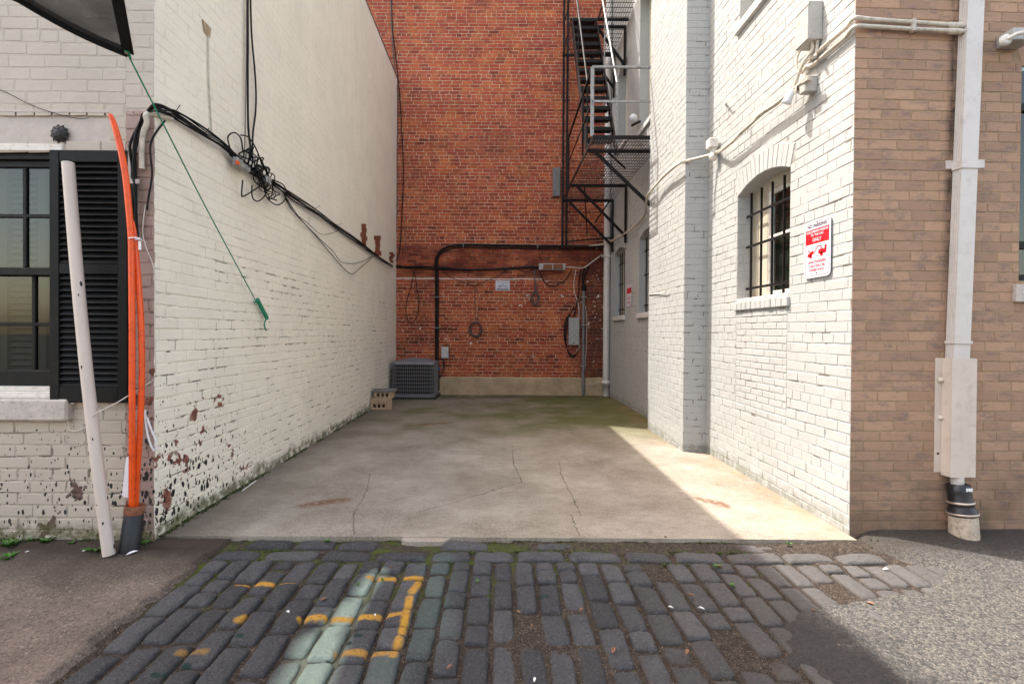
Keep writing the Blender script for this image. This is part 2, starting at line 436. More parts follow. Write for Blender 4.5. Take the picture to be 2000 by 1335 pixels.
def painted(name, base, dirt, mortar_dk, speck=None, peel=None, moss=False, fine=.5, bumpd=.004, mdz=(1.2,2.4), streak=False):
    t = NT(name); T = t.tint(); X, Y, Z = t.sep()
    lo = tuple(x*.90 for x in base)
    c = t.ramp(t.noise(2.2, 5, .6), [(.3, lo), (.7, base)])
    c = t.mix(t.mr(t.noise(22, 6, .7), .56, .74, 0, .35), c, dirt)
    ism = t.math('LESS_THAN', T, -.5)
    g = t.math('MULTIPLY', t.mr(t.noise(6, 5, .7), .44, .60), ism)
    c = t.mix(t.math('MULTIPLY', g, .20), c, mortar_dk)
    # open joints where the paint has let go
    oj = t.math('MULTIPLY', t.math('GREATER_THAN', t.noise(7.5, 4, .6, stretch=(1,1,1.6)), .56), ism)
    oj = t.math('MULTIPLY', oj, t.math('MULTIPLY', t.mr(Z, mdz[1], mdz[1]-.25), t.mr(t.noise(1.3, 3), .36, .5)))
    c = t.mix(t.math('MULTIPLY', oj, .8), c, (.10,.08,.06))
    if streak:
        stv = t.math('MULTIPLY', t.mr(t.noise(3, 5, .7, stretch=(6,6,.25)), .5, .75), t.mr(Z, 1.5, 5))
        c = t.mix(t.math('MULTIPLY', stv, .26), c, dirt)
    if peel:
        zlo, zhi, xy, pc = peel
        m = t.math('MULTIPLY', t.math('GREATER_THAN', t.noise(5.2, 6, .65), .59), t.mr(Z, zhi, zlo))
        m = t.math('MULTIPLY', m, xy(t, X, Y, Z))
        m = t.math('GREATER_THAN', m, .18)
        pcol = t.ramp(t.noise(9, 5, .7), [(.35,(.06,.045,.035)),(.55, pc),(.75,(.34,.28,.22))])
        c = t.mix(m, c, pcol)
    if speck:
        xy, zz = speck
        d = t.vor(19, stretch=(1,1,.62)); rnd = t.N('SeparateColor', t.vor(19, stretch=(1,1,.62), out='Color')).outputs[0]
        rad = t.math('MULTIPLY', rnd, .30)
        n2 = t.math('MULTIPLY', t.math('ADD', t.noise(60, 2), -.42), .26)
        m = t.math('LESS_THAN', t.math('ADD', d, n2), t.math('MULTIPLY', rad, t.math('MULTIPLY', xy(t, X, Y, Z), t.mr(Z, zz[1], zz[0]))))
        d2 = t.vor(47, stretch=(1,1,.5)); r2 = t.N('SeparateColor', t.vor(47, stretch=(1,1,.5), out='Color')).outputs[1]
        m2 = t.math('LESS_THAN', d2, t.math('MULTIPLY', t.math('MULTIPLY', r2, r2), t.math('MULTIPLY', xy(t, X, Y, Z), t.mr(Z, zz[1], zz[0], 0, .48))))
        d3 = t.vor(31, stretch=(1,1,.55)); r3 = t.N('SeparateColor', t.vor(31, stretch=(1,1,.55), out='Color')).outputs[2]
        m3 = t.math('LESS_THAN', t.math('ADD', d3, n2), t.math('MULTIPLY', t.math('MULTIPLY', r3, r3), t.math('MULTIPLY', xy(t, X, Y, Z), t.mr(Z, zz[1], zz[0], 0, .62))))
        c = t.mix(t.mx([m, m2, m3]), c, (.018,.017,.018))
    if moss:
        mk = .45 if name == 'white_paint' else .85
        mm = t.math('MULTIPLY', t.mr(t.math('ADD', Z, t.math('MULTIPLY', t.noise(5, 5), -.22)), .02, -.06), t.mr(t.noise(14, 4), .35, .55))
        c = t.mix(t.math('MULTIPLY', mm, mk), c, (.085,.085,.03))
    h = t.math('ADD', t.math('MULTIPLY', t.noise(11, 5, .6), 1.6), t.math('MULTIPLY', t.noise(70, 5, .7), fine))
    M[name] = t.done(c, .62, t.bump(h, bumpd, .8), spec=.35)
nearL = lambda t, X, Y, Z: t.mr(t.math('ADD', Y, t.math('MULTIPLY', Z, .7)), 5.3, 3.6)
painted('cream_paint', (.86,.79,.675), (.50,.45,.36), (.33,.27,.20), speck=(nearL, (.35,1.25)),
        peel=(.15,1.0, lambda t, X, Y, Z: t.mr(Y, 4.5, 3.8), (.25,.085,.06)), moss=True, mdz=(.8,2.1), streak=True)
painted('facade_paint', (.49,.43,.355), (.42,.34,.28), (.24,.18,.14), speck=(lambda t, X, Y, Z: t.mr(X, -4, -2.2, .35, .85), (.25,1.1)),
        peel=(.2,.95, lambda t, X, Y, Z: t.mr(t.math('ABSOLUTE', t.math('ADD', X, 2.62)), .42, .22), (.13,.075,.06)), moss=True, mdz=(.3,.9))
painted('corner_paint', (.37,.26,.22), (.30,.18,.15), (.20,.12,.10), speck=(lambda t, X, Y, Z: t.mr(X, -4, -2.2, .5, 1.05), (.35,1.4)),
        peel=(.2,1.3, lambda t, X, Y, Z: t.mr(X, -5, -2.2), (.22,.07,.045)), moss=True, mdz=(.3,2.4))
painted('white_paint', (.40,.405,.395), (.46,.44,.40), (.40,.37,.32), fine=.6, bumpd=.004, moss=True, mdz=(.1,6))

def concrete():
    t = NT('pad_concrete'); X, Y, Z = t.sep()
    c = t.ramp(t.noise(1.3, 8, .70), [(.32,(.155,.123,.088)),(.50,(.265,.226,.18)),(.66,(.365,.322,.265))])
    c = t.mix(t.mr(t.noise(75, 5, .8), .46, .66, 0, .5), c, (.50,.46,.40))
    c = t.mix(t.mr(t.noise(8, 6, .7, stretch=(1,3,1)), .52, .66, 0, .35), c, (.13,.105,.08))
    c = t.mix(t.mr(t.noise(60, 3, .7), .55, .72, 0, .5), c, (.12,.10,.085))
    # green algae towards the back right, brown damp across the back
    back = t.mr(t.math('ADD', Y, t.math('MULTIPLY', t.noise(.9, 4), 2.2)), 6.6, 8.6)
    c = t.mix(t.math('MULTIPLY', back, .55), c, (.135,.105,.055))
    gr = t.math('MULTIPLY', t.mr(t.math('ADD', t.noise(1.2, 5, .6), t.math('MULTIPLY', t.mr(X, -.6, 1.8), .25)), .50, .70), t.mr(Y, 5.6, 7.4))
    c = t.mix(t.math('MULTIPLY', gr, .8), c, (.075,.085,.012))
    gb = t.math('MULTIPLY', t.mr(Y, 9.6, 10.2), t.mr(t.noise(2.5, 4), .3, .5))
    c = t.mix(t.math('MULTIPLY', gb, .8), c, (.04,.045,.015))
    # rust run along the right wall, dirt along the left wall
    ru = t.math('MULTIPLY', t.mr(t.math('ADD', X, t.math('MULTIPLY', t.noise(2.5, 4), .35)), 2.05, 2.55), t.mr(t.noise(2.1, 5, .7), .38, .6))
    c = t.mix(t.math('MULTIPLY', ru, .6), c, (.24,.15,.07))
    ld = t.mr(t.math('ADD', X, t.math('MULTIPLY', t.noise(3, 4), -.5)), -1.95, -2.50)
    c = t.mix(t.math('MULTIPLY', ld, .7), c, (.09,.075,.055))
    # rusty scabs
    P = t.vm('MULTIPLY', t.pos(), (1,1,0)); wob = t.N('VectorMath', operation='SCALE'); t.put(wob.inputs[0], t.noise(7, 5, .7, out='Color')); wob.inputs['Scale'].default_value = .16
    Pw = t.vm('ADD', t.vm('ADD', P, wob.outputs[0]), (-.08,-.08,0))
    Pw = t.vm('MULTIPLY', Pw, (1,1,0))
    def g(a): p = onZ(*a); return (p.x, p.y)
    sc = t.mx([t.seg(Pw, g((598,985)), g((668,975)), .03, .09), t.seg(Pw, g((1370,972)), g((1415,985)), .02, .07), t.seg(Pw, g((825,828)), g((870,826)), .02,.08)])
    c = t.mix(t.math('MULTIPLY', sc, t.mr(t.noise(24, 4), .3, .5, 0, .8)), c, (.15,.06,.025))
    # cracks
    wob2 = t.N('VectorMath', operation='SCALE'); t.put(wob2.inputs[0], t.noise(16, 4, .6, out='Color')); wob2.inputs['Scale'].default_value = .07
    Pc = t.vm('MULTIPLY', t.vm('ADD', t.vm('ADD', P, wob2.outputs[0]), (-.035,-.035,0)), (1,1,0))
    cr = []
    for line in ([(1000,868),(1003,905),(1020,940),(945,962),(872,985),(815,1000)], [(1092,900),(1096,925),(1112,958),(1128,990),(1134,1008)],
                 [(1113,1003),(1124,1025),(1131,1046)], [(722,925),(716,960),(692,1000),(690,1045)], [(1006,898),(1100,898),(1150,882)], [(835,888),(900,885),(985,889)]):
        for a, b in zip(line, line[1:]): cr.append(t.seg(Pc, g(a), g(b), .001, .0038))
    crack = t.mx(cr)
    c = t.mix(t.math('MULTIPLY', crack, t.mr(t.noise(12, 3), .3, .5, .35, .9)), c, (.05,.04,.03))
    h = t.math('ADD', t.noise(120, 4, .7), t.math('MULTIPLY', crack, -3))
    h = t.math('ADD', h, t.math('MULTIPLY', t.noise(6, 4), 2))
    M['pad_concrete'] = t.done(c, t.mr(t.noise(2, 4), .3, .7, .7, .95), t.bump(h, .003, .7), spec=.3)
    # apron at the left
    t = NT('apron_concrete'); X, Y, Z = t.sep()
    c = t.ramp(t.noise(1.6, 6, .65), [(.33,(.105,.08,.062)),(.55,(.215,.17,.14)),(.7,(.33,.275,.23))])
    c = t.mix(t.mr(t.vor(150), .1, .5, .35, 0), c, (.42,.37,.31))
    c = t.mix(t.mr(t.noise(70, 5, .8), .48, .62, 0, .75), c, (.06,.048,.04))
    c = t.mix(t.mr(t.noise(45, 5, .8, stretch=(1.3,1,1)), .56, .66, 0, .6), c, (.46,.40,.34))
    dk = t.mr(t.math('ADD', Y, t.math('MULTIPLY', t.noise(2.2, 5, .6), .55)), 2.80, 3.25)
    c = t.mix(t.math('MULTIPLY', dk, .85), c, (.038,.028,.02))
    M['apron_concrete'] = t.done(c, .92, t.bump(t.noise(70, 6, .8), .012, 1), spec=.25)
concrete()

def g2(a): p = onZ(a[0], a[1], -.015); return (p.x, p.y)
def cobbles():
    t = NT('cobblestone'); T = t.tint(); X, Y, Z = t.sep()
    c = t.ramp(T, [(0,(.040,.041,.044)),(.5,(.063,.064,.070)),(1,(.098,.098,.104))])
    c = t.mix(t.mr(t.noise(9, 5, .65), .42, .68, 0, .5), c, (.045,.042,.043))
    c = t.mix(t.mr(t.noise(110, 5, .85), .54, .70, 0, .75), c, (.24,.24,.265))
    c = t.mix(t.mr(t.noise(70, 5, .85), .46, .34, 0, .85), c, (.016,.016,.018))
    wob = t.N('VectorMath', operation='SCALE'); t.put(wob.inputs[0], t.noise(22, 4, .7, out='Color')); wob.inputs['Scale'].default_value = .014
    P = t.vm('MULTIPLY', t.vm('ADD', t.vm('ADD', t.pos(), wob.outputs[0]), (-.007,-.007,0)), (1,1,0))
    mint = t.mx([t.seg(P, g2((738,1120)), g2((685,1185)), .0, .075), t.seg(P, g2((685,1185)), g2((628,1260)), .02, .10), t.seg(P, g2((628,1260)), g2((565,1400)), .05, .14)])  # streak of reflected sunlight, painted into the stone colour
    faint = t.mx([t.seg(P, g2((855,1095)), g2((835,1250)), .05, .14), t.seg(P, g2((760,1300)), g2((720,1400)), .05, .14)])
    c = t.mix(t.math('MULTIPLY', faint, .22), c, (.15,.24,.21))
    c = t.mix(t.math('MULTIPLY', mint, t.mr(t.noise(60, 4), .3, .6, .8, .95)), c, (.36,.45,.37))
    blots = t.mx([t.seg(P, g2(a), g2((a[0]+9, a[1]+1)), .008, .016) for a in ((695,1244),(672,1259),(640,1291),(462,1245),(360,1297),(300,1317),(322,1316),(1058,1165))])
    c = t.mix(blots, c, (.008,.03,.028))
    yl = [((467,1140),(572,1140),1), ((722,1131),(828,1127),1), ((828,1125),(804,1158),1), ((800,1168),(785,1238),1), ((780,1250),(767,1280),.9), ((465,1212),(480,1205),.9),
          ((588,1210),(725,1206),1), ((735,1205),(785,1202),.9), ((660,1278),(755,1276),.75), ((350,1275),(400,1272),.4)]
    ym = t.mx([t.math('MULTIPLY', t.seg(P, g2(a), g2(b), .011, .026), k) for a, b, k in yl])
    c = t.mix(t.math('MULTIPLY', ym, t.mr(t.noise(70, 4, .7), .34, .52, .45, .98)), c, (.60,.31,.035))
    dustm = t.mr(t.math('ADD', X, t.math('MULTIPLY', t.noise(3, 4), .8)), .9, 2.2, 0, .45)
    c = t.mix(dustm, c, (.20,.18,.16))
    low = t.mr(Z, -.022, -.032)
    c = t.mix(t.math('MULTIPLY', low, .8), c, (.06,.045,.035))
    h = t.math('ADD', t.noise(150, 4, .8), t.math('MULTIPLY', t.noise(34, 6, .7), 2.8))
    M['cobblestone'] = t.done(c, t.mr(t.noise(40, 3), .3, .7, .62, .9), t.bump(h, .008, 1.0), spec=.35)
    # joints
    t = NT('joint_dirt'); X, Y, Z = t.sep()
    c = t.ramp(t.noise(30, 6, .7), [(.3,(.022,.017,.014)),(.55,(.055,.042,.034)),(.75,(.13,.10,.075))])
    c = t.mix(t.mr(t.noise(150, 3, .7), .58, .66, 0, .8), c, (.32,.28,.22))
    mo = t.math('MULTIPLY', t.math('MULTIPLY', t.mr(t.noise(7, 5, .7), .47, .60), t.mr(Y, 2.2, 2.8)), t.mr(X, 1.3, -.6))
    c = t.mix(t.math('MULTIPLY', mo, .9), c, (.075,.10,.012))
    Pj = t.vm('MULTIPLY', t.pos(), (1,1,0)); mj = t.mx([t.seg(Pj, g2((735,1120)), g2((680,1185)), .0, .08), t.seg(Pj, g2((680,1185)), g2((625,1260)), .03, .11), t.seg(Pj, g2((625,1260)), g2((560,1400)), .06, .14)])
    c = t.mix(t.math('MULTIPLY', mj, .7), c, (.30,.33,.24))  # the same reflected light carried across the joints as colour
    M['joint_dirt'] = t.done(c, .95, t.bump(t.noise(110, 5, .8), .01), spec=.2)
    t = NT('asphalt'); X, Y, Z = t.sep()
    cc = t.N('SeparateColor', t.vor(95, out='Color')).outputs
    c = t.ramp(cc[0], [(0,(.018,.018,.02)),(.3,(.06,.057,.054)),(.5,(.12,.108,.093)),(.8,(.18,.162,.135)),(1,(.29,.26,.22))], 'CONSTANT')
    c2 = t.ramp(t.N('SeparateColor', t.vor(210, out='Color')).outputs[1], [(0,(.035,.034,.035)),(.5,(.12,.115,.105)),(.85,(.18,.17,.15)),(1,(.3,.28,.25))])
    c = t.mix(.45, c, c2)
    c = t.mix(t.mr(t.vor(95, feature='DISTANCE_TO_EDGE'), .09, .02, 0, .6), c, (.03,.028,.026))
    rim = t.mr(t.math('ADD', t.math('ADD', X, t.math('MULTIPLY', Y, .35)), t.math('MULTIPLY', t.noise(4, 4), .7)), 2.85, 2.55)  # shaded left side of the asphalt, darkened in its colour
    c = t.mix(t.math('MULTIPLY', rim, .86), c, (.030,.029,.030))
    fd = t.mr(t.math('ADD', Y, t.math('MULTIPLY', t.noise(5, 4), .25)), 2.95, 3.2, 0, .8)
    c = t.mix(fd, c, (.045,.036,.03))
    h = t.math('ADD', t.math('MULTIPLY', t.vor(95), -1), t.math('MULTIPLY', t.vor(210), -.5))
    M['asphalt'] = t.done(c, .88, t.bump(h, .006, .9), spec=.3)
cobbles()
# ------------------------------------------------------------ masonry
Z3 = Vector((0, 0, 1))
def arch_z(h, u, extra=0.0):
    u0, u1, za, zb, rise, band = h
    uc, hw = (u0+u1)/2, (u1-u0)/2+extra
    q = 1-((u-uc)/hw)**2
    return zb+extra+rise*q if q > 0 else -1e9
def brickwall(mb, O, U, N, w, z0, z1, course=.075, blen=.215, mort=.010, p=.004, hdr=6, holes=(), seed=1, jit=.0015, wob=.004, bev=.004, pf=None, ph=0):
    rnd = random.Random(seed); O = Vector(O); U = Vector(U); N = Vector(N)
    def P(u, z, d): return O+U*u+Z3*z+N*d
    z = z0; k = ph; so = seed*13.7
    while z < z1-course*.4:
        zt = min(z+course, z1); zm = (z+zt)/2
        blocked = []
        for h in holes:
            u0, u1, za, zb, rise, band = h
            if za < zm < zb+(0 if rise else 0): blocked.append((u0, u1))
            elif rise and zb <= zm < zb+rise+band+.02:
                hw = (u1-u0)/2+band*.35; q = 1-max(0, (zm-zb-band))/rise if zm > zb+band else 1
                if q > 0:
                    e = math.sqrt(min(1, q))*hw; uc = (u0+u1)/2
                    blocked.append((uc-e, uc+e))
        hd = hdr and k % hdr == hdr-1
        L = blen/2 if hd else blen
        u = -(L/2 if k % 2 else 0)-rnd.random()*.02
        while u < w:
            ln = L*(1+rnd.uniform(-.05, .05)); a, b = max(u, 0), min(u+ln, w)
            u += ln
            if b-a < .02: continue
            segs = [(a, b)]
            for (c, d) in blocked:
                ns = []
                for (s0, s1) in segs:
                    if d <= s0 or c >= s1: ns.append((s0, s1)); continue
                    if s0 < c: ns.append((s0, c))
                    if d < s1: ns.append((d, s1))
                segs = ns
            for (s0, s1) in segs:
                if s1-s0 < .018: continue
                m = mort/2
                W = lambda uu: noise.noise((uu*1.1+so, k*.37, so))*wob
                j = lambda: rnd.uniform(-jit, jit)
                pp = (pf(zm, (s0+s1)/2) if pf else p)*rnd.uniform(.6, 1.25)
                e0 = 0 if s0 <= 1e-6 else m; e1 = 0 if s1 >= w-1e-6 else m
                c = [(s0+e0+j(), z+m+W(s0)+j()), (s1-e1+j(), z+m+W(s1)+j()), (s1-e1+j(), zt-m+W(s1)+j()), (s0+e0+j(), zt-m+W(s0)+j())]
                bb = min(bev, (zt-z)*.2)
                ins = [(1, 1), (-1, 1), (-1, -1), (1, -1)]
                back = [P(x, y, -.001) for x, y in c]
                mid = [P(x+sx*bb*.25, y+sy*bb*.25, pp*.65) for (x, y), (sx, sy) in zip(c, ins)]
                fr = [P(x+sx*bb, y+sy*bb, pp+rnd.uniform(-.12, .12)*pp) for (x, y), (sx, sy) in zip(c, ins)]
                fs = [(8, 9, 10, 11)]
                for q in range(4):
                    q2 = (q+1) % 4
                    fs += [(q, q2, 4+q2, 4+q), (4+q, 4+q2, 8+q2, 8+q)]
                mb.add(back+mid+fr, fs, rnd.random())
        z += course; k += 1
def voussoirs(mb, O, U, N, h, p=.005, n=13, seed=3, jit=.003):
    rnd = random.Random(seed); O = Vector(O); U = Vector(U); N = Vector(N); u0, u1, za, zb, rise, band = h
    uc, hw = (u0+u1)/2, (u1-u0)/2
    def inner(t): u = uc+hw*t; return Vector((u, zb+rise*(1-t*t)))
    for i in range(n):
        t0, t1 = -1+2*i/n, -1+2*(i+1)/n
        a, b = inner(t0), inner(t1)
        def out(q, t): return q+Vector((t*.35, 1)).normalized()*band
        c, d = out(b, t1), out(a, t0)
        g = .003
        C = [(a.x+g, a.y), (b.x-g, b.y), (c.x-g, c.y), (d.x+g, d.y)]
        C = [(x+rnd.uniform(-jit, jit), y+rnd.uniform(-jit, jit)*(1 if q > 1 else .3)) for q, (x, y) in enumerate(C)]
        pp = p*rnd.uniform(.7, 1.3); cx = sum(x for x, _ in C)/4; cy = sum(y for _, y in C)/4
        P = lambda x, y, dd: O+U*x+Z3*y+N*dd
        bk = [P(x, y, -.001) for x, y in C]; fr = [P(x+(cx-x)*.07, y+(cy-y)*.05, pp) for x, y in C]
        mb.add(bk+fr, [(4,5,6,7)]+[(q, (q+1) % 4, 4+(q+1) % 4, 4+q) for q in range(4)], rnd.random())
def sheet(mb, O, U, N, w, z0, z1, holes=(), depth=.16, reveal=True):
    """mortar plane behind the bricks, with openings and their reveals"""
    O = Vector(O); U = Vector(U); N = Vector(N); P = lambda u, z, d=0: O+U*u+Z3*z+N*d
    us = sorted({0, w, *[h[0] for h in holes], *[h[1] for h in holes]}); us = [u for u in us if 0 <= u <= w]
    zs = sorted({z0, z1, *[h[2] for h in holes], *[h[3]+h[4] for h in holes]}); zs = [z for z in zs if z0 <= z <= z1]
    for a, b in zip(us, us[1:]):
        for c, d in zip(zs, zs[1:]):
            um, zm = (a+b)/2, (c+d)/2
            if any(h[0] < um < h[1] and h[2] < zm < h[3]+h[4] for h in holes): continue
            mb.quad(P(a, c), P(b, c), P(b, d), P(a, d), -1)
    for h in holes:
        u0, u1, za, zb, rise, band = h
        n = 14 if rise else 1
        if rise:
            for i in range(n):
                a = u0+(u1-u0)*i/n; b = u0+(u1-u0)*(i+1)/n
                mb.quad(P(a, zb+rise*(1-(2*i/n-1)**2)), P(b, zb+rise*(1-(2*(i+1)/n-1)**2)), P(b, zb+rise), P(a, zb+rise), -1)
        if reveal:
            for i in range(n):
                a = u0+(u1-u0)*i/n; b = u0+(u1-u0)*(i+1)/n
                ya = zb+(rise*(1-(2*i/n-1)**2) if rise else 0); yb = zb+(rise*(1-(2*(i+1)/n-1)**2) if rise else 0)
                mb.quad(P(a, ya), P(b, yb), P(b, yb, -depth), P(a, ya, -depth), .5)
            mb.quad(P(u0, za), P(u0, zb), P(u0, zb, -depth), P(u0, za, -depth), .5)
            mb.quad(P(u1, za), P(u1, zb), P(u1, zb, -depth), P(u1, za, -depth), .5)
            mb.quad(P(u0, za), P(u1, za), P(u1, za, -depth), P(u0, za, -depth), .5)

# ------------------------------------------------------------ ground
def strct(o, label=None): return tag(o, label, kind='structure')
g = MB(); g.quad((-120,-120,-.09), (120,-120,-.09), (120,120,-.09), (-120,120,-.09)); strct(g.build('ground', M['asphalt']))
def field(x0, x1, y0, y1, st, zf):
    mb = MB(); nx = int((x1-x0)/st)+1; ny = int((y1-y0)/st)+1; vs = []
    for j in range(ny+1):
        for i in range(nx+1):
            x = x0+(x1-x0)*i/nx; y = y0+(y1-y0)*j/ny; vs.append((x, y, zf(x, y)))
    mb.add(vs, [(j*(nx+1)+i, j*(nx+1)+i+1, (j+1)*(nx+1)+i+1, (j+1)*(nx+1)+i) for j in range(ny) for i in range(nx)], .5, True)
    return mb
def nz(x, y, s, k=0.0): return noise.noise((x*s+k, y*s-k, k))
# concrete pad, its front edge slightly ragged
def pad():
    mb = MB(); nx, ny = 120, 60; vs = []
    for j in range(ny+1):
        for i in range(nx+1):
            x = XL+.001+(XR-XL-.002)*i/nx; yf = 3.165+.012*nz(x, 0, 4, 3)+.006*nz(x, 0, 17, 5)
            y = yf+(YB-.06-yf)*(j/ny)**1.3
            z = .006*nz(x, y, .8, 2)+.002*nz(x, y, 5, 9)
            if XR-.01 > x > XB and YB0 < y < YB1: pass
            vs.append((x, y, z))
    fs = [(j*(nx+1)+i, j*(nx+1)+i+1, (j+1)*(nx+1)+i+1, (j+1)*(nx+1)+i) for j in range(ny) for i in range(nx)]
    o = len(vs)
    for i in range(nx+1): vs.append((vs[i][0], vs[i][1]-.002, -.08))
    for i in range(nx): fs.append((i, i+1, o+i+1, o+i))
    mb.add(vs, fs, .5, False); strct(mb.build('parking_pad', M['pad_concrete']))
pad()
def jz(x, y):
    z = -.033+.004*nz(x, y, 9, 1)+.004*nz(x, y, 25, 4)
    cover = nz(x, y, 1.7, 7)+.55*nz(x, y, 4, 2)+max(0, (x-.4))*.16+max(0, 2.3-y)*.10*(x > -.3)
    if cover > .62: z += min(.014, (cover-.62)*.07)
    if y > 3.0: z += .012*max(0, nz(x, y, 5, 8))+.008*(x > .1)
    return z
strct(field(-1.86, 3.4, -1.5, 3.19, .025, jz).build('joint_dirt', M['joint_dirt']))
def xb(y):
    T = [(-6, 1.3), (1.84, 1.32), (2.0, 1.22), (2.15, 1.22), (2.35, 1.42), (2.46, 1.80), (2.54, 2.24), (2.82, 2.62), (2.95, 2.5), (3.05, 2.38), (9, 2.36)]
    for (a, b), (c, d) in zip(T, T[1:]):
        if a <= y <= c: return b+(d-b)*(y-a)/(c-a)
    return 1.3
def az(x, y):
    s = x-xb(y)+.09*nz(x, y, 5, 3)+.06*nz(x, y, 15, 6)+.03*nz(x, y, 42, 2)
    z = -.052+max(0, min(.052, (s+.05)*.42))+.003*nz(x, y, 14, 2)+.006*nz(x, y, 1.3, 5)
    if x > XR: z += .035*max(0, min(1, (y-2.75)/.45))*(1 if x > XR+.2 else (x-XR)/.2)
    return z
strct(field(1.0, 6.5, -1.0, 3.36, .022, az).build('asphalt_road', M['asphalt']))
def apz(x, y):
    e = -1.745+.03*nz(x, y, 5, 4)+.012*nz(x, y, 19, 2)
    z = -.004+.006*nz(x, y, 2, 6)+.003*nz(x, y, 9, 8)
    if y > 3.0 and x > XL-.02: z -= .012
    if x > e: z = -.06
    if y > 2.85: z += .02*max(0, nz(x, y, 4, 1))*(x < -1.9)
    return z
strct(field(-8, -1.60, -5.0, 3.15, .03, apz).build('concrete_apron', M['apron_concrete']))
# cobbles
def cobble_paving():
    rnd = random.Random(11); mb = MB()
    def stone(cx, cy, lx, ly, top, ang):
        nx, ny = 13, 17; vs = []; ca, sa = math.cos(ang), math.sin(ang); k = rnd.random()*50
        ex, ey = rnd.uniform(7.0, 12.0), rnd.uniform(9, 16); tx, ty = rnd.uniform(-.05, .05), rnd.uniform(-.03, .03)
        sk = rnd.uniform(-.06, .06)
        for j in range(ny):
            for i in range(nx):
                # denser rows near the rim
                u = math.sin((i/(nx-1)-.5)*math.pi*.93)/math.sin(.5*math.pi*.93); v = math.sin((j/(ny-1)-.5)*math.pi*.93)/math.sin(.5*math.pi*.93)
                x, y = u*lx/2, v*ly/2
                rr = max(abs(u), abs(v)); th = math.atan2(v, u)
                f = 1-.055*(abs(u*v))**4          # rounded corners
                x *= f; y *= f; x += sk*y*.3
                e = 1+.045*noise.noise((math.cos(th)*1.9+k, math.sin(th)*1.9, k))+.03*noise.noise((math.cos(th)*6+k, math.sin(th)*6, k)); x *= e; y *= e
                dome = max(0, 1-abs(u)**ex)*max(0, 1-abs(v)**ey)
                z = top-.030*(1-dome**.6)-.004*(u*u+v*v)+tx*x+ty*y+.006*noise.noise((x*15+k, y*15, k))+.0042*noise.noise((x*52+k, y*52, k))
                vs.append((cx+x*ca-y*sa, cy+x*sa+y*ca, z))
        mb.add(vs, [(j*nx+i, j*nx+i+1, (j+1)*nx+i+1, (j+1)*nx+i) for j in range(ny-1) for i in range(nx-1)], rnd.random(), True)
    for cy, dz, x0 in ((3.085, .0, -1.60), (2.94, .002, -1.72)):
        x = x0
        while x < 2.3:
            L = rnd.uniform(.24, .34)
            if not (cy > 3 and (.05 < x+L/2 < .12 or (x > .1 and rnd.random() < .35) or -.66 < x+L/2 < -.30)):
                stone(x+L/2, cy+rnd.uniform(-.006, .006), L, .112, -.010+dz+rnd.uniform(-.004, .003)-(.010 if cy > 3 and x > 0 else 0), rnd.uniform(-.02, .02))
            x += L+rnd.uniform(.018, .03)
    x = -1.70; i = 0
    while x < 2.75:
        wd = rnd.uniform(.106, .126); y = 2.862-rnd.choice((0, 0, .0)); first = True
        while y > -.9:
            L = rnd.uniform(.205, .275) if rnd.random() > .2 else rnd.uniform(.11, .15)
            if first: L = rnd.choice((.09, .13, .2, .24)); first = False
            drift = .012*math.sin(y*2+x)
            drop = 0
            if x > .3 and y < 2.2: drop = rnd.uniform(0, .010)
            if x > 1.1: drop += rnd.uniform(0, .006)
            if rnd.random() > (.02 if x < .8 else .12):
                stone(x+wd/2+drift, y-L/2, wd+rnd.uniform(-.008, .004), L, -.006+rnd.uniform(-.009, .005)-drop, rnd.uniform(-.035, .035))
            y -= L+rnd.uniform(.006, .016)
        x += wd+rnd.uniform(.008, .016); i += 1
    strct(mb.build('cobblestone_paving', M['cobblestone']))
    a = onZ(790, 1049, -.01); b = onZ(880, 1050, -.01)
    s = MB(); pts = [(a.x, a.y), (b.x-.02, a.y-.003), (b.x, b.y-.03), (b.x-.04, b.y-.075), (a.x+.03, a.y-.075), (a.x-.01, a.y-.05)]
    s.prism([(x, y, -.04) for x, y in pts], (0,0,1), .037); strct(s.build('concrete_patch', M['pad_concrete']))
cobble_paving()

# ------------------------------------------------------------ left building (cream painted brick)
LB = thing('painted_brick_building', (-5.6, 6.7, 0), 'cream painted brick building on the left with a black shuttered window', 'building')
mb = MB(); Us, Ns = (0,1,0), (1,0,0)
brickwall(mb, (XL, YL, 0), Us, Ns, YB-YL, -.02, 6.72, .0765, .225, .010, holes=(), seed=21, jit=.0025, wob=.010,
          pf=lambda z, u: .0050 if z < 1.7 else (.0030 if z < 2.6 else .0011))
sheet(mb, (XL, YL, 0), Us, Ns, YB-YL, -.08, 6.74)
mb.build('side_wall', M['cream_paint'], LB)
mb = MB(); UX, NY = (1,0,0), (0,-1,0)
WX0, WX1 = -3.92, -2.86
O = (-8, YL, 0); u = lambda x: x+8
wh = (u(WX0), u(WX1), .92, 2.50, 0, 0); lh = (u(-4.4), u(-2.505), 2.535, 2.735, 0, 0)
xs = -2.40
brickwall(mb, (-6, YL, 0), UX, NY, xs+6, -.02, 4.3, .078, .23, .010, holes=[(wh[0]-2, wh[1]-2, .77, 2.50, 0, 0), (lh[0]-2, lh[1]-2, lh[2], lh[3], 0, 0)], seed=31, jit=.003, wob=.012, pf=lambda z, u: .0045 if z < 2.6 else .0022)
brickwall(mb, (xs, YL, 0), UX, NY, XL-xs, 2.76, 4.3, .078, .23, .010, seed=33, pf=lambda z, u: .0022)
sheet(mb, (-8, YL, 0), UX, NY, xs+8, -.08, 6.74, holes=[wh, lh], depth=.09)
sheet(mb, (xs, YL, 0), UX, NY, XL-xs, 2.75, 6.74)
mb.build('front_wall', M['facade_paint'], LB)
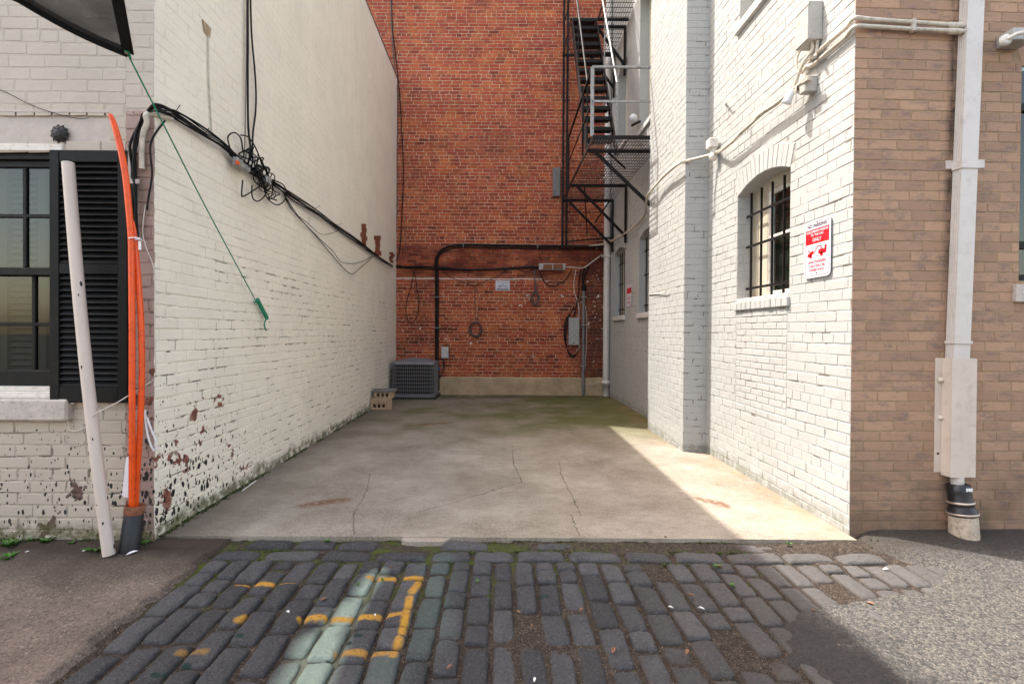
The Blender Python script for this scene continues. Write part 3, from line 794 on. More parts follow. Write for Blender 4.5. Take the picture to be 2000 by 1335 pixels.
mb = MB(); brickwall(mb, (xs, YL, 0), UX, NY, XL-xs+.003, -.02, 2.75, .078, .23, .010, seed=35, jit=.004, wob=.01, p=.006, hdr=2)
sheet(mb, (xs, YL, 0), UX, NY, XL-xs, -.08, 2.75); mb.build('corner_pier', M['corner_paint'], LB)
mb = MB(); mb.box((-8, YL+.002, 6.745), (XL-.002, YB-.01, 6.79)); mb.box((-8.01, YL+.02, -.08), (-8.0, YB, 6.74)); mb.build('roof', M['roof_dark'], LB)
mb = MB(); mb.box((-4.4, YL+.012, 2.537), (-2.507, YL+.05, 2.733), bev=.004); mb.box((-4.4, YL-.004, 2.735), (-2.50, YL+.01, 2.752), bev=.003)
mb.build('lintel', M['lintel_paint'], LB)
mb = MB(); mb.box((-4.1, YL-.055, .765), (-2.735, YL+.03, .905), bev=.012); mb.build('sill', M['stone_sill'], LB)
# window
mb = MB()
mb.box((-4.1, YL-.012, 2.487), (WX1+.06, YL+.02, 2.533), bev=.004)
fr = mb.build('window', M['window_white'], LB); mb = MB()
mb.box((WX0, YL+.0, .907), (WX1-.001, YL+.085, .945), bev=.004); mb.box((WX0, YL-.02, .905), (WX1+.02, YL+.0, .928), bev=.004)
mb.box((WX0, YL+.02, .945), (WX1-.03, YL+.085, .975), bev=.004)
mb.build('sub_sill', M['window_white'], fr)
mb = MB(); ys = YL+.05
def sash(z0, z1, yy, vx, hz, mb):
    x0, x1 = WX0+.02, WX1-.004
    mb.box((x0, yy, z0), (x1, yy+.035, z0+.05), bev=.004); mb.box((x0, yy, z1-.045), (x1, yy+.035, z1), bev=.004)
    mb.box((x0, yy+.001, z0+.05), (x0+.05, yy+.034, z1-.045)); mb.box((x1-.035, yy+.001, z0+.05), (x1, yy+.034, z1-.045))
    for v in vx: mb.box((v-.013, yy+.004, z0+.05), (v+.013, yy+.030, z1-.045), bev=.004)
    for h in hz: mb.box((x0+.05, yy+.005, h-.012), (x1-.035, yy+.029, h+.012), bev=.004)
mb.box((WX0, YL+.02, 2.445), (WX1, YL+.09, 2.487)); 
sash(1.70, 2.445, YL+.045, (onY(46,400,YL+.045).x, onY(46,400,YL+.045).x-.36), (onY(50,421,YL+.045).z,), mb)
mb.build('upper_sash', M['sash_paint'], fr)
mb = MB(); mb.box((WX0+.02, YL+.07, .976), (WX1-.004, YL+.12, 1.075), bev=.004)
sash(1.03, 1.76, YL+.082, (onY(66,600,YL+.09).x, onY(66,600,YL+.09).x-.36), (onY(50,633,YL+.09).z,), mb)
mb.build('lower_sash', M['sash_paint'], fr)
mb = MB(); mb.box((WX0+.03, YL+.062, 1.75), (WX1-.01, YL+.064, 2.41)); mb.box((WX0+.03, YL+.099, 1.07), (WX1-.01, YL+.101, 1.72)); mb.build('pane', M['window_glass'], fr)
mb = MB()
for k in range(34):
    z = 1.02+k*.042
    for (a, b) in ((-3.88,-3.66),(-3.61,-3.36),(-3.31,-3.12),(-3.03,-2.92)):
        mb.add([Vector((a, YL+.150, z)), Vector((b, YL+.150, z)), Vector((b, YL+.172, z+.030)), Vector((a, YL+.172, z+.030))], [(0,1,2,3)])
for x in (-3.90, -3.635, -3.335, -3.075, -2.90):
    mb.box((x-.026, YL+.14, .98), (x+.026, YL+.18, 2.46))
mb.build('interior_shutters', M['blind_slat'], fr)
mb = MB(); mb.box((WX0-.3, YL+.95, .5), (WX1+.3, YL+1.0, 2.8)); mb.box((WX0-.3, YL+.10, .5), (WX0-.25, YL+1, 2.8)); mb.box((WX1+.25, YL+.10, .5), (WX1+.3, YL+1, 2.8))
mb.box((WX0-.3, YL+.10, 2.6), (WX1+.3, YL+1, 2.8)); mb.box((WX0-.3, YL+.10, .45), (WX1+.3, YL+1, .5)); mb.build('room_lining', M['interior_dark'], fr)
# louvred shutter folded back on the wall
a = onY(100, 294, YL-.03); b = onY(250, 786, YL-.03)
sh = MB(); x0, x1, zt, zb = a.x, b.x+.004, a.z, b.z; yy0, yy1 = YL-.045, YL-.010
for (p0, p1) in (((x0, zb), (x0+.06, zt)), ((x1-.06, zb), (x1, zt))): sh.box((p0[0], yy0, p0[1]), (p1[0], yy1, p1[1]), bev=.003)
rails = [(zb, zb+.10), (1.70, 1.765), (zt-.075, zt)]
for r0, r1 in rails: sh.box((x0+.06, yy0+.002, r0), (x1-.06, yy1-.002, r1), bev=.003)
shutter = sh.build('shutter', M['shutter_paint'], LB)
lv = MB()
for (r0, r1) in ((rails[0][1], rails[1][0]), (rails[1][1], rails[2][0])):
    n = int((r1-r0)/.0375); st = (r1-r0)/n
    for k in range(n):
        zc = r0+st*(k+.5)
        lv.bar((x0+.06, YL-.027, zc), (x1-.06, YL-.027, zc), .040, .008, side=(0, .62, .78))
lv.build('louvre', M['shutter_paint'], shutter)
bp = MB(); bp.box((x0+.05, YL-.0095, zb+.05), (x1-.05, YL-.006, zt-.04)); bp.build('back_board', M['sash_paint'], shutter)
hg = MB(); hg.box((x1, YL-.04, 2.30), (x1+.02, YL-.005, 2.50), bev=.002); hg.box((x1+.0, YL-.05, 2.27), (x1+.075, YL-.035, 2.30), bev=.003); hg.build('hinge', M['lintel_paint'], shutter)
# scars of broken brick on the side wall
sc = MB(); rnd = random.Random(4)
for (px, py0, py1, wpx) in ((710, 437, 478, 9), (737, 460, 498, 11), (764, 492, 512, 6)):
    n = 5
    for k in range(n):
        ya = py0+(py1-py0)*k/n; yb_ = py0+(py1-py0)*(k+1)/n+1
        sh_ = rnd.uniform(-2, 2); ww = wpx*rnd.uniform(.6, 1.1)
        q = [onX(px-ww/2+sh_, ya, XL+.004), onX(px+ww/2+sh_, ya, XL+.004), onX(px+ww/2+sh_, yb_, XL+.004), onX(px-ww/2+sh_, yb_, XL+.004)]
        sc.prism([p+Vector((0, rnd.uniform(-.01,.01), 0)) for p in q], (1,0,0), rnd.uniform(.004, .03))
sc.build_split('broken_brick_scar', M['broken_brick'], LB)

# ------------------------------------------------------------ back building (red brick)
BB = thing('red_brick_building', (-1.3, 14, 0), 'tall red brick building closing the back of the parking space', 'building')
mb = MB(); Ob = (-5.2, YB, 0)
brickwall(mb, Ob, UX, NY, 8.0, .36, 9.2, .0722, .215, .011, p=.005, hdr=6, seed=51, jit=.0025, wob=.006, bev=.003)
sheet(mb, Ob, UX, NY, 8.0, -.08, 13.25); mb.build('wall', M['red_brick'], BB)
mb = MB(); mb.box((-5.19, YB+.01, 13.25), (9, YB+8, 13.32)); mb.box((2.81, YB+.012, 9), (9, YB+.05, 13.3)); mb.build('roof', M['roof_dark'], BB)
st = MB(); n = 60; vs = []
for i in range(n+1):
    x = XL+(XR-XL)*i/n; zt = .385+.010*nz(x, 0, 3, 2)+.005*nz(x, 0, 12, 4); o1 = .035+.01*nz(x, 1, 2, 2)
    vs += [(x, YB-o1-.015, -.08), (x, YB-o1-.008, .12), (x, YB-o1, zt-.02), (x, YB-.001, zt)]
fs = [(i*4+k, (i+1)*4+k, (i+1)*4+k+1, i*4+k+1) for i in range(n) for k in range(3)]
st.add(vs, fs, .5, False); st.build('foundation', M['stucco_base'], BB)
vb = MB(); a = onY(1080, 328, YB-.06); b = onY(1094, 384, YB-.06)
vb.box((a.x, YB-.09, b.z), (b.x, YB-.004, a.z), bev=.01)
for k in range(3): vb.box((a.x+.02+k*.045, YB-.10, b.z+.05), (a.x+.045+k*.045, YB-.089, a.z-.05))
vb.build('wall_vent', M['dark_pipe'], BB)

# ------------------------------------------------------------ right building (white painted side, brown front)
RB = thing('corner_building', (6, 6, 0), 'building on the right with a white painted brick side and a brown brick front', 'building')
UW, NW = (0,-1,0), (-1,0,0)
HW = .44
def hole(y1, y0, Y, zb=1.66, zs=2.70, rise=.10, band=.19): return (Y-y1, Y-y0, zb, zs, rise, band)
mb = MB()
# near part: Y 5.5 -> 3.24, u = 5.5 - Y
near = [hole(4.81, 3.94, YB0), (YB0-4.80, YB0-3.93, 4.40, 6.3, .1, .19)]
patch = (YB0-4.81, YB0-3.96, .60, 1.56, 0, 0)
kw = dict(course=.0765, blen=.225, mort=.0065, jit=.0025, wob=.013, bev=.0045)
brickwall(mb, (XR, YB0, 0), UW, NW, YB0-YR+.003, -.02, 7.2, holes=near+[patch], seed=61, pf=lambda z, u: .0034, **kw)
brickwall(mb, (XR, YB0-patch[0]-.004, 0), UW, NW, patch[1]-patch[0]-.008, .605, 1.555, .060, .20, .008, seed=63, jit=.002, wob=.006, p=.004, hdr=0)
for h in near: voussoirs(mb, (XR, YB0, 0), UW, NW, h)
sheet(mb, (XR, YB0, 0), UW, NW, YB0-YR, -.08, 9.6, holes=near, depth=.16)
for h in near[:1]:
    brickwall(mb, (XR, YB0-h[0], 0), (1,0,0), (0,-1,0), .155, h[2], h[3], .0765, .12, .008, seed=65, jit=.002, wob=.004, p=.003, hdr=0)
# block
brickwall(mb, (XB, YB1, 0), UW, NW, YB1-YB0, -.02, 8.6, seed=67, pf=lambda z, u: .0030, **kw)
sheet(mb, (XB, YB1, 0), UW, NW, YB1-YB0, -.08, 9.6)
brickwall(mb, (XB, YB0, 0), UX, NY, XR-XB, -.02, 6.5, seed=68, p=.004, course=.0765, blen=.225, mort=.009, jit=.002, wob=.006)
sheet(mb, (XB, YB0, 0), UX, NY, XR-XB, -.08, 9.6)
brickwall(mb, (XB, YB1, 0), UX, (0,1,0), XR-XB, -.02, 8.6, seed=68, p=.004, course=.0765, blen=.225, mort=.009, jit=.002, wob=.006)
sheet(mb, (XB, YB1, 0), UX, (0,1,0), XR-XB, -.08, 9.6)
# far part
far = [hole(9.93, 9.12, YB, 1.68, 2.92), hole(8.19, 7.35, YB, 1.68, 2.92), hole(9.75, 9.05, YB, 5.0, 6.45, .18, .15), hole(8.25, 7.55, YB, 4.75, 7.0, .1, .15)]
brickwall(mb, (XR, YB, 0), UW, NW, YB-YB1, -.02, 9.2, holes=far, seed=71, pf=lambda z, u: .0028, **kw)
for h in far: voussoirs(mb, (XR, YB, 0), UW, NW, h)
sheet(mb, (XR, YB, 0), UW, NW, YB-YB1, -.08, 9.6, holes=far, depth=.16)
mb.build('side_wall', M['white_paint'], RB)
def arched_window(y1, y0, zb, zs, rise, bars=True, seed=1, sillm='plaster_white'):
    """y1 far jamb, y0 near jamb"""
    x = XR+.155
    m = MB(); w_ = y1-y0; yg = y1-.26*w_/.87*1.0
    m.box((x, y0, zb), (x+.03, yg-w_*.70, zs+rise)); m.box((x, yg, zb), (x+.03, y1, zs+rise))
    m.box((x+.001, yg-w_*.70, zs-.02), (x+.029, yg, zs+rise)); m.box((x-.02, y0, zb-.0), (x+.03, y1, zb+.035), bev=.004)
    wdw = m.build('window', M['jamb_beige'], RB)
    m = MB(); a, b = yg-w_*.70, yg
    zmid = (zb+zs)/2+.06
    for (q0, q1, z0, z1, dx) in ((b-.035, b, zb+.035, zs-.02, 0), (a, a+.035, zb+.035, zs-.02, 0), (a+.035, b-.035, zb+.035, zb+.085, .001), (a+.035, b-.035, zs-.06, zs-.02, .001), (a+.035, b-.035, zmid-.02, zmid+.02, -.006)):
        m.box((x+.004+dx, q0, z0), (x+.026, q1, z1), bev=.003)
    m.build('sash', M['window_white'], wdw)
    m = MB(); m.box((x+.030, a, zb+.04), (x+.032, b, zs)); m.build('pane', M['window_glass'], wdw)
    m = MB(); m.box((x+.07, a-.02, zb), (x+.09, b+.02, zs+.05)); m.build('curtain', M['curtain_grey'], wdw)
    if bars:
        m = MB(); xb_ = XR+.10; nb = 5
        for k in range(nb):
            y = y0+.07+(w_-.14)*k/(nb-1)
            m.bar((xb_, y, zb+.03), (xb_, y, zs-.01+rise*.3), .016, .016)
        for zz in (zb+.13, (zb+zs)/2+.02, zs-.20):
            m.bar((xb_-.014, y0-.0, zz), (xb_-.014, y1-.01, zz), .022, .008)
        m.build('security_bars', M['black_metal'], wdw)
    m = MB(); rnd = random.Random(seed)
    if sillm == 'bricks':
        n = 11; L = w_+.04
        for k in range(n):
            q = y0-.02+L*k/n
            m.box((XR-.028+rnd.uniform(-.004, .004), q+.004, zb-.085), (XR+.02, q+L/n-.004, zb-.006+rnd.uniform(-.003, .003)), rnd.random(), bev=.006)
        m.box((XR-.018, y0-.015, zb-.082), (XR+.015, y1+.015, zb-.012), -1)
        m.build('sill', M['white_paint'], wdw)
        m = MB(); m.box((XR-.004, y0+.02, zb), (XR+.12, y1-.004, zb+.028), bev=.008); m.build('sill_board', M['window_white'], wdw)
    else:
        m.box((XR-.04, y0-.05, zb-.09), (XR+.10, y1+.05, zb-.001), bev=.008); m.build('sill', M['grey_sill'], wdw)
    return wdw
tag(arched_window(4.81, 3.94, 1.66, 2.70, .10, sillm='bricks'), 'barred arched window with a painted brick sill')
arched_window(9.93, 9.12, 1.68, 2.92, .10)
arched_window(8.19, 7.35, 1.68, 2.92, .10)
arched_window(9.75, 9.05, 5.0, 6.45, .18, bars=False)
arched_window(8.25, 7.55, 4.75, 7.0, .10, bars=False)
arched_window(4.80, 3.93, 4.40, 6.3, .10, bars=False)
def uF(p): return (p-Vector((XR, YR, 0))).dot(UB)
wl = uF(onF(1990, 500)); wzb = onF(1990, 548).z; wzt = onF(1990, 130).z
bh = [(wl, wl+1.0, wzb, wzt, .12, .2)]
mb = MB()
brickwall(mb, (XR, YR, 0), UB, NB, 5.0, -.04, 4.4, .0672, .205, .009, p=.003, hdr=0, holes=bh, seed=81, jit=.001, wob=.002, bev=.002)
voussoirs(mb, (XR, YR, 0), UB, NB, bh[0], p=.003)
sheet(mb, (XR, YR, 0), UB, NB, 5.0, -.08, 9.6, holes=bh, depth=.10)
mb.build('front_wall', M['brown_brick'], RB)
mb = MB(); P0 = Vector((XR, YR, 0))
def fb(u0, d0, z0, u1, d1, z1, m, **k):
    m.M = Matrix(((UB.x, -NB.x, 0, P0.x), (UB.y, -NB.y, 0, P0.y), (0, 0, 1, 0), (0, 0, 0, 1)))
    m.box((u0, -d1, z0), (u1, -d0, z1), **k); m.M = None
fb(wl-.0, -.10, wzb, wl+.05, -.06, wzt+.1, mb); fb(wl+.05, -.095, wzb, wl+1, -.065, wzb+.05, mb); fb(wl+.05, -.095, 1.95, wl+1, -.065, 2.0, mb); fb(wl+.05, -.095, 2.9, wl+1, -.065, 2.95, mb)
fw = mb.build('window', M['sash_paint'], RB)
mb = MB(); fb(wl+.05, -.09, wzb+.05, wl+1, -.088, wzt+.1, mb); mb.build('pane', M['window_glass'], fw)
mb = MB(); fb(wl-.1, -.6, wzb-.2, wl+1.2, -.58, wzt+.3, mb); mb.build('room_lining', M['interior_dark'], fw)
mb = MB(); sz = onF(1980, 556).z; fb(uF(onF(1977, 570)), -.08, onF(1980, 590).z, wl+1.1, .03, sz, mb, bev=.006); mb.build('sill', M['stone_sill'], fw)
mb = MB(); mb.box((XR+.01, YR+.4, 9.6), (9, YB, 9.66)); mb.build('roof', M['roof_dark'], RB)
# ------------------------------------------------------------ lettering
def lettering(parent, name, mat, lines, O, U, N, th=.0012):
    """lines: (text, centre u, baseline z, width, height) on the plane O + u*U + z*Z"""
    O = Vector(O); U = Vector(U); N = Vector(N); vs = []; fs = []
    for (s, cu, z, wd, hh) in lines:
        cu_ = bpy.data.curves.new('txt', 'FONT'); cu_.body = s; cu_.resolution_u = 3; cu_.offset = .028
        ob = bpy.data.objects.new('txt', cu_); COL.objects.link(ob)
        dg = bpy.context.evaluated_depsgraph_get(); me = bpy.data.meshes.new_from_object(ob.evaluated_get(dg))
        xs = [v.co.x for v in me.vertices]; x0, x1 = min(xs), max(xs); y1 = max(v.co.y for v in me.vertices)
        o = len(vs)
        for v in me.vertices:
            vs.append(O+U*(cu+((v.co.x-x0)/(x1-x0)-.5)*wd)+Z3*(z+v.co.y/y1*hh)+N*th)
        for p in me.polygons: fs.append([o+i for i in p.vertices])
        bpy.data.objects.remove(ob); bpy.data.curves.remove(cu_); bpy.data.meshes.remove(me)
    m = MB(); m.add(vs, fs); return m.build(name, mat, parent)
def rrect(w, h, r, n=5):
    P = []
    for cx, cy, a0 in ((w/2-r, h/2-r, 0), (-w/2+r, h/2-r, 90), (-w/2+r, -h/2+r, 180), (w/2-r, -h/2+r, 270)):
        for k in range(n+1):
            a = R(a0+90*k/n); P.append((cx+r*math.cos(a), cy+r*math.sin(a)))
    return P
def plate(m, P, O, U, N, th):
    m.prism([O+U*x+Z3*y for x, y in P], N, th)

# ------------------------------------------------------------ no-parking sign on the white wall
def parking_sign(C, U, N, w, h, root, detail=True):
    C = Vector(C); U = Vector(U); N = Vector(N)
    m = MB(); plate(m, rrect(w, h, w*.12), C, U, N, .004); plt = m.build('plate', M['sign_white'], root)
    f = C+N*.0042
    m = MB(); P = rrect(w*.90, h*.93, w*.10); Q = rrect(w*.875, h*.915, w*.092); n = len(P)
    m.add([f+U*x+Z3*y for x, y in P]+[f+U*x+Z3*y for x, y in Q], [(i, (i+1) % n, n+(i+1) % n, n+i) for i in range(n)]); m.build('border', M['sign_red'], root)
    m = MB(); m.quad(f+U*(-w*.437)+Z3*(h*.09), f+U*(w*.437)+Z3*(h*.09), f+U*(w*.437)+Z3*(h*.345), f+U*(-w*.437)+Z3*(h*.345)); m.build('red_band', M['sign_red'], root)
    if not detail:
        m = MB()
        for z, ww in ((-.10, .5), (-.17, .55), (-.30, .5), (-.36, .55)): m.quad(f+U*(-w*ww/2)+Z3*(h*z), f+U*(w*ww/2)+Z3*(h*z), f+U*(w*ww/2)+Z3*(h*(z+.03)), f+U*(-w*ww/2)+Z3*(h*(z+.03)))
        m.build('small_print', M['sign_red'], root); return
    lettering(root, 'lettering', M['sign_black'], [('NO PARKING', 0, h*.375, w*.74, h*.062)], f, U, N, .0006)
    lettering(root, 'lettering', M['sign_white'], [('COLOMBIAN MISSION', 0, h*.285, w*.83, h*.042), ('TO THE OAS', 0, h*.225, w*.48, h*.040), ('ONLY', 0, h*.130, w*.34, h*.062)], f, U, N, .0008)
    lettering(root, 'lettering', M['sign_red'], [('UNAUTHORIZED', 0, -h*.245, w*.68, h*.042), ('CARS WILL BE', 0, -h*.315, w*.60, h*.040), ('TOWED AWAY', 0, -h*.385, w*.60, h*.040)], f, U, N, .0006)
    m = MB()
    def pg(pts): m.add([f+N*.0007+U*(x*w)+Z3*(y*h) for x, y in pts], [tuple(range(len(pts)))])
    # truck
    pg([(.06,-.105),(.06,-.03),(.13,-.03),(.20,-.015),(.20,-.105)]); pg([(.20,-.105),(.20,-.03),(.29,-.03),(.29,.03),(.36,.03),(.36,-.075),(.33,-.105)])
    pg([(.13,-.03),(.10,.005),(.125,.005),(.155,-.03)]); pg([(.20,-.03),(.13,.028),(.165,.028),(.235,-.03)])
    # crane arm and cable
    pg([(.165,.028),(.165,.042),(.02,.042),(.02,.028)]); pg([(.02,.042),(.045,.030),(-.115,-.085),(-.14,-.078)])
    # towed car
    pg([(-.36,-.125),(-.36,-.08),(-.25,-.045),(-.145,-.02),(-.12,-.075),(-.20,-.105),(-.30,-.125)]); pg([(-.27,-.052),(-.37,-.008),(-.35,.002),(-.24,-.043)]); 
    def disc(x, y, r):
        pts = [(x+r*math.cos(2*math.pi*k/16), y+r*.667*math.sin(2*math.pi*k/16)) for k in range(16)]; pg(pts)
    disc(-.235, -.118, .055); disc(.175, -.112, .058)
    m.build('tow_truck_symbol', M['sign_red'], root)
    m = MB(); m.lathe(f+Z3*(-h*.425), N, [(0,.006),(.002,.005),(.003,0)], 10); m.lathe(f+Z3*(h*.455), N, [(0,.006),(.002,.005),(.003,0)], 10); m.build_split('bolt', M['sign_black'], root)
tl, br_ = onX(1571, 437, XR-.02), onX(1621, 535, XR-.02)
yc = (tl.y+br_.y)/2; zc = (onX(1596, 428, XR-.02).z+onX(1596, 541, XR-.02).z)/2
sg = thing('parking_sign', (XR-.02, yc, zc-.2), 'white and red no parking sign with tow truck symbol beside the arched window', 'sign')
parking_sign((XR-.014, yc, zc), UW, NW, tl.y-br_.y, onX(1596, 428, XR-.02).z-onX(1596, 541, XR-.02).z, sg)
p = onX(1228, 577, XR-.02)
sg = thing('parking_sign', (XR-.02, p.y, p.z), 'small red and white notice between the two far barred windows', 'sign')
parking_sign((XR-.012, p.y, p.z), UW, NW, .33, .40, sg, False)
a, b = onY(968, 548, YB-.02), onY(995.5, 567.5, YB-.02); c = (a+b)/2
sg = thing('wall_notice', (c.x, YB-.02, b.z), 'small white notice board with black writing on the red brick wall', 'sign')
m = MB(); plate(m, rrect(b.x-a.x, a.z-b.z, .012), Vector((c.x, YB-.010, c.z)), Vector(UX), Vector(NY), .005); m.build('plate', M['sign_white'], sg)
w_, h_ = b.x-a.x, a.z-b.z; f = Vector((c.x, YB-.0155, c.z))
lettering(sg, 'lettering', M['sign_black'], [('PRIVATE PARKING', 0, h_*.30, w_*.8, h_*.07), ('THE', 0, h_*.13, w_*.13, h_*.09), ('AMERICAN NEWS', 0, -.02*h_, w_*.62, h_*.10), ("WOMEN'S CLUB, INC.", 0, -h_*.18, w_*.78, h_*.10)], f, Vector(UX), Vector(NY))
m = MB(); m.quad(*[f+Vector((x*w_, -.001, z*h_)) for x, z in ((-.42,-.42),(.42,-.42),(.42,-.31),(-.42,-.31))]); m.build('dark_strip', M['sign_black'], sg)

# ------------------------------------------------------------ fire escape
LZ, FX = 4.12, 1.31
fe = thing('fire_escape', (1.9, 8.5, 3.1), 'black iron fire escape with stairs and gratings high on the right wall', 'fire escape')
BM = M['black_metal']
def platform(x0, x1, y0, y1, z, nm='landing'):
    m = MB()
    x = x0+.02
    while x < x1-.01: m.box((x, y0, z-.014), (x+.005, y1, z)); x += .042
    y = y0+.05
    while y < y1: m.box((x0, y, z-.012), (x1, y+.008, z-.004)); y += .13
    g_ = m.build(nm, M['grate_metal'], fe)
    m = MB(); m.box((x0-.01, y0-.012, z-.05), (x0+.0, y1, z+.006)); m.box((x0, y0-.012, z-.05), (x1, y0-.002, z+.006)); m.box((x0, y1, z-.05), (x1, y1+.01, z+.006)); m.build('edge_frame', BM, g_)
    return g_
platform(FX, XR-.01, YB1+.04, 10.10, LZ)
def bracket(y, z, x0, drop, reach, tallpost=True):
    m = MB(); m.bar((x0, y, z-.05), (XR-.012, y, z-.05), .05, .02)
    m.bar((x0+.12, y+.0, z-.07), (XR-.03, y+.0, z-drop), .045, .03)
    if tallpost: m.bar((XR-.035, y, z-.05), (XR-.035, y, z-drop-.12), .06, .03, side=(0,1,0))
    m.build('bracket', BM, fe)
bracket(7.28, LZ, FX, .92, 1, False); bracket(8.98, LZ, FX, .98, 1); bracket(10.02, LZ, FX, .98, 1)
m = MB(); m.bar((FX+.25, 8.98, LZ-.06), (FX+.5, 10.02, LZ-.75), .03, .02); m.bar((FX+.65, 10.02, LZ-.5), (FX+.95, 10.02, LZ-.06), .03, .015); m.bar((FX+.3, 7.28, LZ-.06), (XR-.3, 8.0, LZ-.06), .03, .015)
m.build_split('cross_brace', BM, fe)
# railing of the lower landing
WM = M['worn_metal']
post = onY(1157, 131, YB1+.05); px_ = post.x; RZ = post.z
m = MB(); m.bar((px_, YB1+.05, LZ), (px_, YB1+.05, RZ), .045, .012); m.bar((px_+.02, YB1+.06, LZ), (px_+.02, YB1+.06, RZ), .012, .04); m.build('rail_post', WM, fe)
m = MB(); m.bar((px_, YB1+.05, RZ), (XR, YB1+.05, RZ), .03, .03); m.bar((px_, YB1+.05, RZ-.48), (XR, YB1+.05, RZ-.48), .03, .012); m.build('front_rail', WM, fe)
m = MB(); m.bar((px_, YB1+.05, RZ), (FX, 9.35, RZ), .03, .03); m.bar((px_, YB1+.05, RZ-.48), (FX, 9.35, RZ-.48), .03, .012); m.build('side_rail', BM, fe)
m = MB(); m.bar((FX, 9.35, LZ), (FX, 9.35, RZ+.03), .04, .04); m.bar((px_-.0, 7.6, LZ), (px_-.0, 7.6, RZ-.02), .03, .012); m.build_split('rail_post', BM, fe)
# stair
sx0, sx1 = 1.31, 1.755; A = Vector((0, 7.45, 4.32)); Bt = Vector((0, 8.94, 7.10)); ns = 14
tr = []
for k in range(ns):
    q = A.lerp(Bt, k/(ns-1)); m = MB(); m.box((sx0+.012, q.y-.02, q.z-.012), (sx1-.012, q.y+.17, q.z+.012)); m.box((sx0+.012, q.y-.024, q.z-.045), (sx1-.012, q.y-.02, q.z+.012)); m.build('tread', BM, fe)
for x in (sx0, sx1):
    m = MB(); m.bar(Vector((x, A.y-.10, A.z-.22)), Vector((x, Bt.y+.08, Bt.z)), .15, .012, side=(0,-1,1)); m.build('stringer', BM, fe)
    m = MB(); m.tube([(x, A.y-.12, A.z+.80), (x, Bt.y+.02, Bt.z+.98)], .017, 8); m.bar((x, A.y-.10, A.z-.18), (x, A.y-.12, A.z+.80), .025, .012); m.bar((x, 8.25, 5.7), (x, 8.23, 6.68), .02, .01); m.build('handrail', WM if x == sx1 else BM, fe)
UZ = 7.14
platform(sx0-.02, XR-.01, 8.97, 10.12, UZ); platform(sx1+.03, XR-.01, 7.3, 8.955, UZ)
for yy in (9.14, 10.0):
    m = MB(); m.bar((sx1, yy, UZ-.05), (XR-.012, yy, UZ-.05), .05, .02); m.bar((sx1+.06, yy, UZ-.07), (XR-.04, yy, UZ-.75), .045, .03); m.bar((XR-.035, yy, UZ-.05), (XR-.035, yy, UZ-.95), .05, .03, side=(0,1,0)); m.build('bracket', BM, fe)
m = MB()
for z in (UZ+.5, UZ+1.0): m.bar((sx0-.02, 9.0, z), (sx0-.02, 10.1, z), .03, .012); m.bar((sx1+.03, 7.31, z), (XR, 7.31, z), .03, .012)
m.build_split('upper_rail', BM, fe)
for pxx in (1098.5, 1106):
    t0 = onY(pxx, 480, 10.25); m = MB(); m.bar((t0.x, 10.25, onY(pxx, 482, 10.25).z), (t0.x, 10.25, 9.6), .045, .03); m.build('guide_post', BM, fe)
m = MB(); q = onY(1104, 472, 10.25); m.bar(q, (XR-.03, 10.2, q.z+.08), .03, .012); q2 = onY(1103, 482, 10.25); m.bar(q2, (XR-.03, 10.3, q2.z+.02), .03, .012); m.build_split('tie_bar', BM, fe)

# ------------------------------------------------------------ pipes and boxes on the back wall
YW = YB-.03
def B(px, py, off=.03): return onY(px, py, YB-off)
pp = thing('black_conduit', B(852, 761), 'thick black conduit rising beside the air conditioner and bending along the red wall', 'pipe')
m = MB()
path = [B(853,763,.07), B(853,735,.07), B(852,700), B(852,560), B(851,512), B(855,498), B(864,487), B(878,481), B(900,478), B(930,478), B(1000,479.5), B(1100,481), B(1176,482)]
m.tube(path, .026, 10, res=4); m.tube([q+Vector((.045, .01, 0)) for q in path[:6]]+[q+Vector((0, .01, -.055)) for q in path[7:]], .013, 8, res=4); m.build('pipe', M['black_cable'], pp)
m = MB()
for a in ((905,478),(1050,480),(1165,482)): c = B(*a); m.box((c.x-.012, YB-.07, c.z-.06), (c.x+.012, YB-.002, c.z+.045), bev=.004)
for a in ((852,640),(852,580)): c = B(*a); m.box((c.x-.05, YB-.07, c.z-.012), (c.x+.07, YB-.002, c.z+.012), bev=.004)
m.build_split('clamp', M['dark_pipe'], pp)
rnd = random.Random(7)
def bundle(name, pts, n, r, spread, mat, label, cat, group=None, res=4, planeN=None, seed=0):
    rr = random.Random(seed+len(pts)*7+n); m = MB()
    for k in range(n):
        ph = rr.random()*6.28; q = []
        for i, p_ in enumerate(pts):
            a_ = ph+i*1.3+rr.uniform(-.5, .5); s_ = spread*rr.uniform(.3, 1.1)
            q.append(Vector(p_)+Vector((rr.uniform(-.3,.3)*s_, rr.uniform(-.3,.3)*s_, math.sin(a_)*s_)) + (Vector(planeN)*(abs(math.cos(a_))*s_*.8) if planeN else Vector((0,0,0))))
        m.tube(q, r*rr.uniform(.7, 1.2), 6, res=res)
    o = m.build(name, mat); tag(o, label, cat, group); return o
bundle('cable_bundle', [B(771,520), B(800,522), B(850,523), B(908,527), B(960,526), B(1000,523), B(1045,522), B(1060,521)], 6, .009, .03, M['black_cable'], 'black cables running across the red brick wall at head height', 'cables', planeN=NY)
bundle('cable_bundle', [B(1100,522), B(1118,523), B(1134,523), B(1145,519), B(1165,505), B(1176,498)], 3, .008, .02, M['cream_cable'], 'pale cables between the rusty box and the rear downspout', 'cables', planeN=NY)
def wire(name, pts, r, mat, label, cat='cable', group=None, res=6, parent=None):
    m = MB(); m.tube(pts, r, 6, res=res); o = m.build(name, mat, parent)
    if label: tag(o, label, cat, group)
    return o
